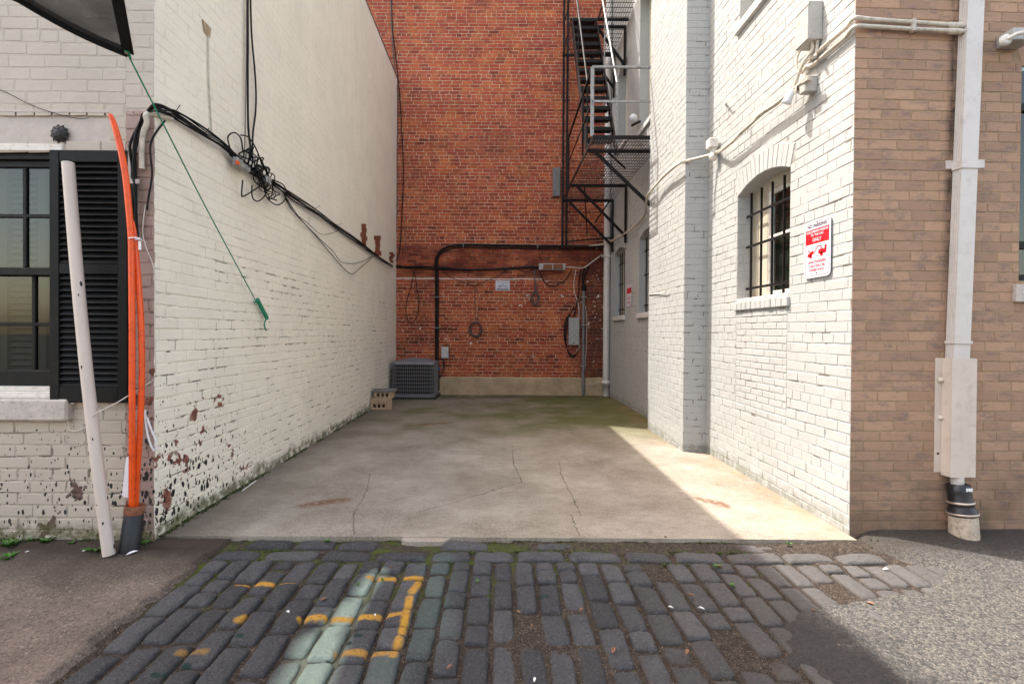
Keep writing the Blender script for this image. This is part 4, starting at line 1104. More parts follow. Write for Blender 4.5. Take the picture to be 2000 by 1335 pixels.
wire('hanging_cable', [B(803,523), B(811,540), B(814,560), B(818,585), B(816,610), B(808,628), B(798,628), B(793,608), B(795,585), B(803,560), B(808,535), B(812,525)], .007, M['dark_cable'], 'thin dark loop hanging on the left of the red wall')
wire('hanging_cable', [B(1053,524), B(1060,545), B(1069,555), B(1077,559), B(1090,555), B(1105,545), B(1117,526)], .009, M['black_cable'], 'black cable sagging under the rusty junction box')
wire('hanging_cable', [B(860,525), B(885,543), B(912,553), B(925,557), B(945,550), B(975,537), B(990,526), B(1005,524), B(1030,531), B(1050,520)], .006, M['dark_cable'], 'thin dark cable draped above the white notice')
wire('hanging_cable', [B(1125,527), B(1121,550), B(1122,570), B(1128,588), B(1131,605), B(1130,640), B(1131,676), B(1126,685)], .008, M['white_cable'], 'white cable curving down past the grey electrical box')
wire('hanging_cable', [B(1133,592), B(1139,590), B(1144,602), B(1146,630), B(1145,680), B(1142,720), B(1140,747,.07), B(1155,750,.08), B(1172,744,.08)], .007, M['white_cable'], 'white cable looping over the grey riser pipe to the downspout')
wire('hanging_cable', [B(1135,525), B(1131,545), B(1130,575), B(1125,600), B(1120,622)], .012, M['black_cable'], 'black cable dropping into the top of the grey electrical box')
m = MB()
for k in range(5): m.tube([B(1119+k,600), B(1110-k*1.5,625), B(1106-k*1.2,655), B(1107,680), B(1112+k,692), B(1120-k,698-k), B(1127,690), B(1129,678)], .006, 6, res=5)
tag(m.build('cable_coil', M['dark_cable']), 'dark cables looped behind the left of the grey electrical box', 'cables')
def coil(cx, cy, rx, rz, n, r, mat, label, top, seed, mat2=None):
    rr = random.Random(seed); root = thing('cable_coil', B(cx, cy), label, 'coil'); c = B(cx, cy, .05)
    m = MB()
    for k in range(n):
        a0 = rx*rr.uniform(.72, 1.05); b0 = rz*rr.uniform(.85, 1.1); ox, oz = rr.uniform(-.012, .012), rr.uniform(-.02, .01)
        m.tube([(c.x+ox+a0*math.cos(t), c.y+rr.uniform(-.02,.02), c.z+oz+b0*math.sin(t)) for t in [2*math.pi*i/14 for i in range(14)]], r*rr.uniform(.8,1.2), 6, res=3, cyclic=True)
    m.build('loops', mat, root)
    m = MB(); m.tube([B(*top), B(top[0]+1, (top[1]+cy)/2), (c.x+rr.uniform(-.02,.02), c.y, c.z+rz)], r, 6, res=5); m.tube([B(top[0]+3, top[1]+3), B(top[0]+9, (top[1]+cy)/2-8), (c.x+.02, c.y, c.z+rz*.95)], r*.8, 6, res=5)
    m.build('lead', mat, root)
coil(929, 643, .14, .145, 8, .0065, M['copper_cable'], 'neat round coil of brown cable hanging under the white notice', (927, 556), 5)
coil(1045, 582, .085, .13, 6, .007, M['grey_cable'], 'grey tangled coil of cable hanging below the rusty junction box', (1044, 524), 8)
m = MB(); rr = random.Random(3)
for k in range(5): m.tube([B(1042+k*1.5,520), B(1044+rr.uniform(-2,3),535), B(1046+rr.uniform(-3,3),556), B(1045,572)], .004, 5, res=4)
tag(m.build('hanging_cable', M['copper_cable']), 'thin brown wires dropping from the left end of the junction box', 'cable')
jb = thing('junction_box', B(1078, 528), 'rusty grey junction box mounted high among cables on the red wall', 'junction box')
a, b = B(1052, 515), B(1104, 528); m = MB(); m.box((a.x, YB-.10, b.z), (b.x, YB-.002, a.z), bev=.008); m.build('case', M['galvanised'], jb)
m = MB(); m.box((a.x+.09, YB-.108, b.z+.01), ((a.x+b.x)/2, YB-.10, a.z-.02), bev=.003); m.box(((a.x+b.x)/2+.02, YB-.108, b.z+.015), (b.x-.06, YB-.10, a.z-.01), bev=.003); m.build_split('cover', M['rusty_rim'], jb)
eb = thing('electrical_box', B(1120, 673), 'tall grey electrical box with a rusty top on the red wall', 'electrical box')
a, b = B(1110.5, 622), B(1129.5, 673); m = MB(); m.box((a.x, YB-.11, b.z), (b.x, YB-.002, a.z), bev=.006); m.build('case', M['galvanised'], eb)
m = MB(); m.box((a.x-.006, YB-.118, b.z-.004), (b.x+.006, YB-.110, a.z+.004), bev=.003); m.box((a.x-.01, YB-.125, a.z), (b.x+.01, YB-.002, a.z+.02), bev=.003); m.build('lid', M['galvanised'], eb)
m = MB(); m.box(((a.x+b.x)/2-.02, YB-.125, b.z+.02), ((a.x+b.x)/2+.02, YB-.118, b.z+.05), bev=.002); m.build('latch', M['dark_pipe'], eb)
rp = thing('riser_pipe', B(1138, 772, .06), 'grey riser pipe standing against the red wall next to the grey box', 'pipe')
m = MB(); q0, q1, q2 = B(1139,772,.07), B(1140,568,.05), B(1141,524,.05); m.tube([(q1.x, YB-.08, -.01), (q1.x, YB-.08, .42), (q1.x, YB-.05, .50), q1], .035, 12, smooth=True); m.build('pipe', M['dark_pipe'], rp)
m = MB(); m.tube([q1, q1+Vector((0,0,.13))], .045, 12); m.tube([q1+Vector((-.01,0,.1)), q1.lerp(q2,.5)+Vector((-.03,0,0)), q2], .018, 8, res=4); m.tube([q1+Vector((.015,0,.1)), q1.lerp(q2,.5), q2+Vector((.1,0,.05))], .015, 8, res=4); m.build('weatherhead', M['black_cable'], rp)
m = MB()
for z in (.62, 1.5, 2.1): m.box((q1.x-.06, YB-.092, z), (q1.x+.06, YB-.004, z+.02), bev=.002)
m.build_split('strap', M['galvanised'], rp)
wire('hanging_cable', [B(770,516), B(779,497), B(783,460), B(786,400), B(788,330), B(785,260), B(781,190), B(774,120), B(767,60), B(765,10), B(764,-60)], .011, M['black_cable'], 'long black cable running up the left edge of the red wall', res=5)
wire('hanging_cable', [B(771,510), B(774,440), B(776,380), B(775,300), B(778,200), B(772,150), B(766,80), B(762,-60)], .009, M['grey_cable'], 'grey cable running up beside the long black one on the red wall', res=5)
wire('hanging_cable', [B(786,500), B(792,470), B(790,420), B(793,480), B(797,502)], .004, M['grey_cable'], 'short thin grey wire dangling at the left of the red wall')
db = thing('switch_box', B(870, 699), 'small pale grey switch box on the red wall above the air conditioner', 'switch box')
a, b = B(863, 677), B(876, 699); m = MB(); m.box((a.x, YB-.09, b.z), (b.x, YB-.002, a.z), bev=.006); m.build('case', M['grey_plastic'], db)
m = MB(); m.box((a.x-.004, YB-.098, b.z+.04), (b.x+.004, YB-.0905, a.z+.004), bev=.003); m.build('lid', M['grey_plastic'], db)
wire('hanging_cable', [B(866,699,.05), B(867,712,.05), B(865,725,.07), B(858,738,.10), B(851,746,.3)], .014, M['rubber'], 'black flexible conduit from the switch box to the air conditioner')
m = MB(); c = B(857,721,.12); m.tube([c-Vector((.035,0,.0)), c+Vector((.03,0,.012))], .03, 12); tag(m.build('cable_connector', M['blue_plastic']), 'small blue plastic connector behind the air conditioner', 'connector')
# rear downspout
ds = thing('white_downspout', (2.25, YB-.1, 0), 'cream round downspout in the far right corner behind the pad', 'downspout')
a, b = onY(1177.5, 700, YB-.09), onY(1190, 700, YB-.09); cx = (a.x+b.x)/2; rw = (b.x-a.x)/2
m = MB(); m.tube([(cx, YB-.09, .30), (cx, YB-.09, 8.9)], rw, 14, caps=False); m.build('pipe', M['downspout_paint'], ds)
m = MB(); m.lathe((cx, YB-.09, -.01), Z3, [(0,rw*1.05),(.25,rw*1.05),(.25,rw*1.35),(.33,rw*1.35),(.34,rw)], 16); m.build('socket', M['downspout_paint'], ds)
m = MB()
for z in (2.95, 4.6, 6.2): m.box((cx-rw-.03, YB-.09-rw-.004, z), (cx+rw+.03, YB-.002, z+.04), bev=.003)
m.build_split('strap', M['downspout_paint'], ds)

# ------------------------------------------------------------ air conditioner
ac = thing('air_conditioner', (-1.85, 9.75, 0), 'square grey outdoor air conditioner in the back left corner', 'air conditioner')
yf = 9.62; a = onY(765, 772, yf); b = onY(848, 772, yf); x0, x1 = a.x, b.x; W_ = x1-x0; yb_ = yf+W_*.86
zt_ = onY(800, 708, yf).z; z0_ = .075
m = MB(); m.box((x0-.02, yf-.04, .0), (x1+.04, yb_+.03, .045), bev=.01); m.build('base_pad', M['rubber_base'], ac)
m = MB(); m.box((x0+.03, yf+.03, .05), (x1-.03, yb_-.03, zt_-.03)); m.build('coil_core', M['ac_core'], ac)
def rr_path(inset, z, r=.09, n=6):
    P = []
    xa, xb_, ya, yb2 = x0+inset, x1-inset, yf+inset, yb_-inset; r = r-inset*.5
    for cx_, cy_, a0 in ((xb_-r, ya+r, -90), (xb_-r, yb2-r, 0), (xa+r, yb2-r, 90), (xa+r, ya+r, 180)):
        for k in range(n+1):
            t = R(a0+90*k/n); P.append(Vector((cx_+r*math.cos(t), cy_+r*math.sin(t), z)))
    return P
m = MB(); nh = 9
for k in range(nh):
    z = .10+(zt_-.03-.10)*k/(nh-1); m.tube(rr_path(.0, z), .006, 5, cyclic=True)
P = rr_path(0, 0); L = []
for i in range(len(P)):
    q, r_ = P[i], P[(i+1) % len(P)]; nseg = max(1, int((r_-q).length/.036))
    for k in range(nseg): L.append(q.lerp(r_, k/nseg))
for q in L: m.tube([(q.x, q.y, .07), (q.x, q.y, zt_-.01)], .0045, 4, caps=False)
m.build('grille', M['ac_frame'], ac)
def slab(z0, z1, ins0, ins1, mat, nm):
    m = MB(); A_ = rr_path(ins0, z0); B_ = rr_path(ins1, z1); n = len(A_)
    m.add(A_+B_, [(i, (i+1) % n, n+(i+1) % n, n+i) for i in range(n)]+[tuple(range(n, 2*n)), tuple(reversed(range(n)))]); return m.build(nm, mat, ac)
slab(.045, .085, -.012, -.012, M['ac_frame'], 'base_tray')
slab(zt_-.035, zt_+.012, -.016, -.010, M['ac_top'], 'top_rim')
m = MB(); cx_, cy_ = (x0+x1)/2, (yf+yb_)/2; m.lathe((cx_, cy_, zt_+.012), Z3, [(0,W_*.46),(.03,W_*.40),(.055,W_*.22),(.065,.07),(.065,0)], 28); m.build('fan_cover', M['ac_top'], ac)
# stacked concrete blocks
def block(name, x, y, z, sx, sy, sz, ang, mat, label, holes=3):
    root = thing(name, (x, y, z), label, 'block', 'blocks stacked beside the air conditioner'); m = MB()
    Mx = Matrix.Translation((x, y, z)) @ Matrix.Rotation(ang, 4, 'Z'); m.M = Mx
    t_ = .022; hx = [-sx/2+i*(sx-t_)/holes for i in range(holes+1)] if holes else []
    if holes:
        hz0, hz1 = sz*.18, min(sz*.18+.055, sz*.75); hw_ = .045
        xs_ = [-sx*.36+i*.075 for i in range(holes)]
        m.box((-sx/2, -sy/2, 0), (sx/2, sy/2, hz0), bev=.004); m.box((-sx/2, -sy/2, hz1), (sx/2, sy/2, sz), bev=.006)
        cuts = [-sx/2]+[v for x_ in xs_ for v in (x_, x_+hw_)]+[sx/2]
        for c0_, c1_ in zip(cuts[::2], cuts[1::2]): m.box((c0_, -sy/2+.001, hz0), (c1_, sy/2-.001, hz1))
        m.box((-sx/2+.002, sy/2-.02, hz0), (sx/2-.002, sy/2-.01, hz1))
        if sz > .15:
            for i in range(3): m.box((-sx*.34+i*.085, -sy/2-.012, hz1+.012), (-sx*.34+i*.085+.05, -sy/2+.002, sz-.012), bev=.004)
    else: m.box((-sx/2, -sy/2, 0), (sx/2, sy/2, sz), bev=.008)
    m.build('body', mat, root)
    return root
q = onZ(742, 800); bx, by = q.x+.02, q.y+.12
block('concrete_block', bx-.02, by, .0, .36, .22, .20, R(8), M['concrete_block'], 'lower tan hollow block beside the air conditioner')
block('concrete_block', bx+.03, by+.03, .201, .33, .22, .105, R(3), M['concrete_block'], 'tan hollow brick lying on the lower block')
block('paving_slab', bx+.035, by+.02, .307, .40, .26, .035, R(5), M['slate_cap'], 'dark flat slab capping the stacked blocks', 0)
# ------------------------------------------------------------ cables on the left building
def Lw(px, py, off=.03): return onX(px, py, XL+off)
def Lf(px, py, off=.03): return onY(px, py, YL-off)
corner = Vector((XL+.02, YL-.04, Lf(303, 213).z+.01))
m = MB(); rr = random.Random(2)
base = [Lf(262,470), Lf(263,400), Lf(264,330), Lf(267,285), Lf(273,252), Lf(283,228), Lf(294,217), corner, Lw(325,214), Lw(348,228), Lw(395,262), Lw(440,292), Lw(470,318), Lw(500,338), Lw(540,362), Lw(570,385),
        Lw(620,418), Lw(660,446), Lw(700,473), Lw(735,500), Lw(766,520)]
for k in range(8):
    off = rr.uniform(-.020, .020); ph = rr.uniform(0, 6.28); q = []
    for i, b_ in enumerate(base):
        wv = off*(1-.9*math.sin(i*1.1+ph))
        if i < 7: q.append(b_+Vector((wv*1.0, -abs(rr.uniform(0,.025)), wv*.6)))
        else: q.append(b_+Vector((abs(rr.uniform(0,.025)), wv*.2, wv+rr.uniform(-.006,.006))))
    st = 0
    if k > 4: q = q[7:]
    m.tube(q, (.0075, .005, .009)[k % 3] if k < 5 else .0045, 6, res=4)
tag(m.build('cable_bundle', M['black_cable']), 'thick bundle of black cables wrapping the corner and sloping down the cream wall', 'cables')
pts = [Lf(277,330,.035), Lf(277,290,.035), Lf(279,262,.04), Lf(287,240,.045), corner+Vector((-.03,-.01,-.05)), Lw(322,228,.02), Lw(335,232,.02)]
wire('cream_conduit', pts, .016, M['cream_cable'], 'short cream curved conduit inside the bend of the black cables', 'conduit')
wire('black_wire', [Lw(322,236,.02), Vector((XL+.0, YL-.03, Lf(304,280).z)), Lf(297,340), Lf(290,385), Lf(287,410)], .006, M['black_cable'], 'single thin black wire crossing the building corner below the bend', 'wire')
# tangle
m = MB(); rr = random.Random(19); c0 = Lw(508, 338, .06)
for k in range(16):
    cy_, cz_ = c0.y+rr.uniform(-.24,.24), 0; s_ = (cy_-c0.y); cz_ = c0.z-s_*.40+rr.uniform(-.06,.05)
    r1, r2 = rr.uniform(.05,.15), rr.uniform(.04,.12); tl_ = rr.uniform(0, 3)
    n = 9; q = []
    for i in range(n):
        t = 2*math.pi*i/n*rr.uniform(.96,1.04)
        a_, b_ = r1*math.cos(t), r2*math.sin(t)
        q.append((c0.x+rr.uniform(-.03,.05), cy_+a_*math.cos(tl_)-b_*math.sin(tl_), cz_+a_*math.sin(tl_)+b_*math.cos(tl_)))
    m.tube(q, rr.choice((.004,.005,.006)), 5, res=5, cyclic=rr.random() > .35)
loops = [[(450,292),(445,268),(458,259),(470,270),(474,292),(476,305),(462,312),(448,302)], [(474,352),(472,380),(476,383),(495,372),(515,358)], [(492,362),(493,385),(503,393),(515,385),(522,372)],
         [(515,365),(523,388),(541,400),(555,392),(559,375),(552,360),(530,350)], [(470,264),(485,268),(500,290),(512,322),(520,335)], [(503,303),(512,315),(515,330),(505,340)], [(512,330),(522,326),(527,333),(520,340)]]
for k, L_ in enumerate(loops): m.tube([Lw(a_, b_, .05+.01*(k % 3)) for a_, b_ in L_], .006, 6, res=6)
tk = thing('cable_tangle', c0, 'messy tangle of black cable loops knotted on the cream wall', 'cables')
m.build('loops', M['black_cable'], tk)
m = MB()
for (px, py, w_, h_) in ((463,318,.05,.07),(476,327,.06,.05),(520,352,.05,.07)):
    c = Lw(px, py, .06); m.box((c.x-.02, c.y-w_, c.z-h_/2), (c.x+.03, c.y+w_, c.z+h_/2), bev=.008)
m.build_split('splice_case', M['galvanised'], tk)
c = Lw(463,318,.10); m = MB(); m.box((c.x-.005, c.y-.02, c.z-.015), (c.x+.012, c.y+.02, c.z+.015), bev=.004); m.build('orange_tag', M['orange_plastic'], tk)
wire('drop_cable', [Lw(484,-60), Lw(484,80), Lw(484,180), Lw(485,250), Lw(489,285), Lw(492,310)], .009, M['black_cable'], 'straight black cable dropping into the tangle from above', res=4)
wire('drop_cable', [Lw(488,-60), Lw(491,60), Lw(497,130), Lw(500,180), Lw(499,220), Lw(494,260), Lw(493,300)], .008, M['black_cable'], 'bowed black cable beside the straight one above the tangle', res=4)
wire('drop_cable', [Lw(482,-60), Lw(481,120), Lw(479,250), Lw(476,320)], .004, M['copper_cable'], 'thin brown wire left of the straight black cable above the tangle', res=4)
wire('drop_cable', [Lw(407,70,.012), Lw(408,160,.012), Lw(412,230,.012), Lw(413,268,.015)], .005, M['cream_cable'], 'thin cream painted cord hanging below a chipped patch on the cream wall', res=4)
m = MB(); q = [Lw(394,38,.004), Lw(404,48,.004), Lw(411,56,.004), Lw(409,74,.004), Lw(399,64,.004)]; m.prism(q, (1,0,0), .006); o = m.build('chipped_patch', M['concrete_block'], LB)
for k, (L_, r_, lab) in enumerate((([(557,386),(575,415),(598,440),(625,470),(650,500),(678,530),(690,534),(705,522),(730,500)], .005, 'lowest slack black cable swagging below the bundle'),
        ([(555,380),(585,425),(620,462),(650,490),(668,512),(700,513),(728,499)], .004, 'middle slack black cable swagging below the bundle'),
        ([(552,378),(570,410),(600,435),(625,456),(645,456),(664,448)], .003, 'uppermost thin slack wire swagging below the bundle'))):
    wire('slack_cable', [Lw(a_, b_, .03) for a_, b_ in L_], r_, M['black_cable'], lab)
m = MB()
for a_, b_ in (((610,410),(625,402)),((655,440),(668,437)),((400,262),(409,250)),((345,215),(352,205)),((603,425),(604,438))): m.tube([Lw(*a_), Lw(*b_, .07)], .0025, 4)
o = m.build('cable_tie', M['black_cable']); tag(o, 'loose cable tie ends sticking out of the black bundle', 'cable ties')
# ------------------------------------------------------------ orange ducts, sleeve and leaning pole
def G(px, py, Y): return onY(px, py, Y)
od = thing('orange_duct', G(262, 975, 2.98), 'tall orange plastic duct whose open end curves above the shutter', 'duct')
m = MB(); ax_ = [G(258,1000,2.985), G(258,900,2.985), G(258,780,2.985), G(258,640,2.985), G(257,520,2.985), G(256,465,2.985), G(251,400,2.98), G(244,335,2.975), G(233,280,2.97), G(222,240,2.965), G(215,224,2.963)]
m.tube(ax_, [.0178]*9+[.0165,.012], 14, res=4); m.build('tube', M['orange_plastic'], od)
od = thing('orange_duct', G(272, 975, 3.0), 'shorter orange plastic duct bowing out to the right beside the corner', 'duct')
m = MB(); m.tube([G(264,1000,3.02), G(267,940,3.02), G(272,860,3.02), G(276,780,3.02), G(277,700,3.02), G(275,620,3.02), G(270,550,3.02), G(265,490,3.025), G(262,450,3.03), G(260,430,3.035)], [.0172]*8+[.012,.004], 14, res=4); m.build('tube', M['orange_plastic'], od)
m = MB(); c = G(262, 466, 2.99); m.tube([(c.x+.032*math.cos(t)+.004, c.y+.028*math.sin(t), c.z+.003*math.cos(t)) for t in [2*math.pi*i/16 for i in range(16)]], .004, 6, cyclic=True)
m.tube([G(266,466,2.955), G(274,468,2.96), G(280,470,3.0), G(286,474,3.05)], .003, 5, res=3); m.box((G(271,473,2.97).x, 2.965, G(271,488,2.97).z), (G(276,473,2.97).x, 2.972, G(271,471,2.97).z), bev=.002)
tag(m.build('cable_tie', M['label_white']), 'white tie with a small tag holding the two orange ducts together', 'cable tie')
sl = thing('black_sleeve', G(254, 1075, 2.98), 'black plastic sleeve with a rusty rim around the foot of the orange ducts', 'sleeve')
a = onZ(252, 1078, -.02); top = G(264, 985, a.y+.02)
m = MB(); dirv = (top-a).normalized(); Lh = (top-a).length
m.lathe(a, dirv, [(-.02,.058),(Lh-.035,.052),(Lh-.035,.040)], 18); m.build('tube', M['sleeve_plastic'], sl)
m = MB(); m.lathe(a, dirv, [(Lh-.055,.0535),(Lh-.003,.0565),(Lh,.052),(Lh-.01,.042),(Lh-.06,.040)], 18); m.build('rim', M['rusty_rim'], sl)
pv = thing('leaning_pole', onZ(213, 1084, -.005), 'cream plastic pole leaning against the black shutter', 'pole')
a = onZ(213, 1083, .0); b = G(133, 318, 2.985)
a = Vector((a.x, a.y, 0)); m = MB(); d = (b-a); n = 14
m.tube([a+d*(i/n)+Vector((-.02*math.sin(math.pi*i/n), 0, 0)) for i in range(n+1)], .0325, 18, caps=False); m.tube([a+Vector((0,0,.003)), a+d*.002+Vector((0,0,.01))], .032, 18)
m.build('tube', M['pvc'] if 'pvc' in M else M['label_white'], pv)
wd_ = MB(); wd_.prism([G(238,968,3.06), G(250,972,3.06), G(251,890,3.09), G(246,893,3.09)], (0,1,0), .008); tag(wd_.build('plastic_strip', M['label_white']), 'pale plastic strip standing on edge behind the black sleeve', 'strip')
wire('thin_white_cable', [Lf(284,400,.02), Lf(280,430,.02), Lf(279,458,.02), Lf(286,485,.02), Lf(298,515,.02), Lf(302,540,.02), Lf(302,610,.02), Lf(303,680,.02), Lf(303,733,.02), Lf(290,748,.03), Lf(262,765,.10), Lf(230,785,.17), Lf(205,798,.20), Lf(188,806,.21), Lf(178,818,.20), Lf(177,826,.12), Lf(160,838,.04), Lf(145,841,.02), Lf(135,836,.02), Lf(133,815,.02), Lf(137,792,.02), Lf(143,787,.06)], .0035, M['white_cable'], 'thin white cable stapled down the corner and looping round the leaning pole', res=5)
wire('cord_loop', [Lf(125,850,.012), Lf(127,865,.012), Lf(145,870,.012), Lf(163,865,.012), Lf(166,850,.012), Lf(158,842,.012)], .003, M['lintel_paint'], 'painted over cord forming a small loop under the window sill', 'cord')
m = MB(); m.tube([Lf(283,800,.03), Lf(285,825,.03), Lf(289,850,.04), Lf(296,872,.04), Lf(303,880,.03), Lf(304,862,.03), Lf(296,840,.03), Lf(287,815,.03)], .006, 6, res=5); tag(m.build('white_strap', M['label_white']), 'white strap loop hanging beside the foot of the orange ducts', 'strap')
wire('thin_wire', [Lf(-40,160,.01), Lf(15,182,.01), Lf(60,205,.012), Lf(110,222,.012), Lf(155,232,.012), Lf(175,229,.01)], .002, M['dark_cable'], 'very thin dark wire sagging across the wall above the window', 'wire')
# rosette
rs = thing('wall_rosette', Lf(118, 262), 'dark iron rosette fixed on the lintel above the window', 'ornament'); c = Lf(118, 262, .0)
m = MB(); m.lathe(c, NY, [(0,.052),(.018,.045),(.030,.022),(.034,0)], 18); m.build('boss', M['ornament_iron'], rs)
for ring, (n, r0, r1, dz) in enumerate(((11,.030,.064,.012),(8,.012,.042,.026))):
    m = MB()
    for k in range(n):
        t = 2*math.pi*(k+.5*ring)/n; e = Vector((math.cos(t), 0, math.sin(t))); s_ = Vector((-math.sin(t), 0, math.cos(t))); N_ = Vector(NY)
        m.add([c+e*r0+N_*dz, c+e*(r0+r1)/2+s_*.012+N_*(dz-.004), c+e*r1+N_*(dz-.008), c+e*(r0+r1)/2-s_*.012+N_*(dz-.004), c+e*(r0+r1)/2+N_*(dz+.008)], [(0,1,4),(1,2,4),(2,3,4),(3,0,4)])
    m.build('petals', M['ornament_iron'], rs)
# ------------------------------------------------------------ shade sail and rope
ss = thing('shade_sail', G(252, 105, 2.72), 'black shade sail with its corner eyelet above the shuttered window', 'awning')
C_ = G(252, 105, 2.72); A1 = G(40, -10, 2.45); A2 = G(-420, -190, 2.0); B1 = G(228, -20, 2.3); B2 = G(180, -260, 1.9)
A1 = A1+Vector((0,0,-.02))
m = MB(); n = 10; edA = [(C_.lerp(A1, i/n)+Vector((0,0,-.018*math.sin(math.pi*i/n)))) for i in range(n+1)]+[A1.lerp(A2, i/n) for i in range(1, n+1)]
edB = [C_.lerp(B1, i/n) for i in range(n+1)]+[B1.lerp(B2, i/n) for i in range(1, n+1)]
vs = []
for p0, p1 in zip(edA, edB): vs += [p0.lerp(p1, k/6) for k in range(7)]
m.add(vs, [(i*7+k, i*7+k+1, (i+1)*7+k+1, (i+1)*7+k) for i in range(len(edA)-1) for k in range(6)], .5, True); m.build('fabric', M['shade_fabric'], ss)
m = MB()
for ed, wv in ((edA, Vector((0,.0,-.0))), (edB, Vector((0,0,0)))):
    for q, r_ in zip(ed, ed[1:]):
        m.bar(q+Vector((0,-.006,0)), r_+(r_-q)*.03+Vector((0,-.006,0)), .052, .006, side=(1,0,0) if ed is edB else (0,0,1))
m.build('webbing_edge', M['black_cable'], ss)
m = MB(); m.tube([(C_.x+.013*math.cos(t), C_.y-.016, C_.z+.013*math.sin(t)+.004) for t in [2*math.pi*i/16 for i in range(16)]], .0035, 6, cyclic=True); m.build('eyelet', M['clamp_steel'], ss)
rp_ = thing('green_rope', C_, 'green rope stretched from the sail corner down to the cream wall', 'rope')
e0 = C_+Vector((0,-.018,.0)); k1 = G(350, 228, 3.3); e1 = Lw(500, 588, .04)
m = MB(); m.tube([e0, e0.lerp(e1, .22)+Vector((0,0,-.01)), e0.lerp(e1, .5)+Vector((0,0,-.02)), e1], .0045, 6, res=4); m.tube([e0+Vector((-.008,.0,.008)), e0+Vector((.0,-.01,.0)), e0+Vector((.012,0,-.006)), e0.lerp(e1,.02)], .006, 6, res=3); m.build('line', M['green_rope'], rp_)
m = MB(); h1 = Lw(512, 605, .06); m.bar(e1+Vector((0,.02,.02)), Lw(522, 622, .04), .03, .022); m.tube([Lw(520,622,.05), Lw(516,634,.05), Lw(520,645,.05)], .007, 6, res=3); m.tube([Lw(496,590,.05), Lw(508,588,.05)], .006, 6); m.build('cleat', M['green_rope'], rp_)

# ------------------------------------------------------------ right wall cables and fixtures
def Rw(px, py, off=.085): return onX(px, py, XR-off)
def Bf(px, py, off=.075): return onX(px, py, XB-off)
m = MB(); rr = random.Random(12)
base = [Rw(1585,152), Rw(1565,165), Rw(1545,180), Rw(1520,200), Rw(1490,222), Rw(1460,250), Rw(1430,278), Rw(1410,294), Rw(1395,302,.05), Vector((XB+.02, YB0-.05, onX(1340,317,XB).z)), Bf(1325,322), Bf(1300,342), Bf(1285,358), Bf(1266,382), onX(1262,402,XB+.10), onX(1261,418,XR-.05), onX(1245,438,XR-.05), onX(1222,456,XR-.06), onY(1190,474,YB-.25), onY(1165,479,YB-.12), onY(1152,481,YB-.10)]
for k in range(7):
    off = rr.uniform(-.022, .022); ph = rr.uniform(0, 6.28)
    q = [b_+Vector((-abs(rr.uniform(0,.02)), rr.uniform(-.004,.004), off*math.cos(i*.6+ph)+rr.uniform(-.004,.004))) for i, b_ in enumerate(base)]
    if k in (4, 5): q = q[:15]
    m.tube(q, (.012,.009,.007)[k % 3], 6, res=4)
tag(m.build('cable_bundle', M['cream_cable']), 'bundle of cream painted cables sloping across the white brick wall', 'cables')
m = MB()
for (px, py) in ((1410,294),(1460,250),(1545,180)):
    c = Rw(px, py, .035); m.bar(c+Vector((0,0,.05)), c+Vector((0,0,-.05)), .012, .008)
tag(m.build('cable_clip', M['window_white']), 'small clips pinning the cream cables to the white wall', 'clips')
cd = thing('corner_conduit', Vector((XR, YR, 3.4)), 'pair of cream conduits turning the corner from white wall to brown wall', 'conduit')
def cond(pa, pb, pts_w, r_):
    m = MB(); m.tube(pts_w, r_, 10, res=5)
    return m.build('tube', M['cream_cable'], cd)
ca = onF(1677, 37, .03); cb = onF(1677, 54, .03)
cond(0, 0, [onF(1882,51,.05), onF(1780,43.5,.03), onF(1700,38,.03), ca+Vector((-.03,-.008,0)), Vector((XR-.03, YR+.03, ca.z-.012)), Rw(1650,56,.03), Rw(1610,90,.03), Rw(1592,108,.03), Rw(1583,115,.03), Rw(1576,116,.03), Rw(1568,126,.03)], .0135)
cond(0, 0, [onF(1886,62,.05), onF(1780,57,.03), onF(1700,52,.03), cb+Vector((-.03,-.008,0)), Vector((XR-.03, YR+.03, cb.z-.012)), Rw(1650,74,.03), Rw(1612,106,.03), Rw(1594,122,.03), Rw(1584,128,.03), Rw(1576,130,.03), Rw(1566,142,.03)], .0135)
m = MB()
for px, p1, p2 in ((1783,43.5,57),):
    a_, b_ = onF(px, p1-5, .034), onF(px, p2+5, .034); m.bar(a_, b_, .02, .03)
for px, py in ((1862,49.5),(1862,61)): m.tube([onF(px-10,py,.04), onF(px+14,py+1,.045)], .019, 10)
m.build('coupling', M['cream_cable'], cd)
ub = thing('utility_box', (2.3, 3.64, 3.5), 'pale grey utility box mounted high on the white wall', 'utility box')
z1, z0 = onX(1599, 11, XR).z, onX(1599, 84, XR).z; y0, y1 = 3.56, 3.72
m = MB(); m.box((XR-.105, y0, z0), (XR-.003, y1, z1), bev=.005); m.build('case', M['box_grey'], ub)
m = MB(); m.box((XR-.112, y0-.006, z1-.03), (XR-.106, y1+.006, z1+.004), bev=.002); m.box((XR-.111, y0+.004, z0+.004), (XR-.106, y1-.004, z1-.034), bev=.002); m.build('cover', M['box_grey'], ub)
m = MB(); q = [(XR-.06, y0+.04, z0), (XR-.05, y0+.045, z0-.05), Rw(1572,118), Rw(1562,140), Rw(1553,165), Rw(1545,180)]; m.tube(q, .012, 8, res=5); m.tube([(XR-.08, y0+.08, z0), Rw(1560,105,.06), Rw(1556,125,.06), Rw(1562,145,.05)], .007, 6, res=5); m.tube([(XR-.03, y0+.02, z0), (XR-.03, y0+.03, z0-.09), Rw(1590,112)], .012, 8, res=4); m.build('lead', M['cream_cable'], ub)
sl_ = thing('security_light', Rw(1578,167), 'grey security light with a bullet head under the utility box', 'light')
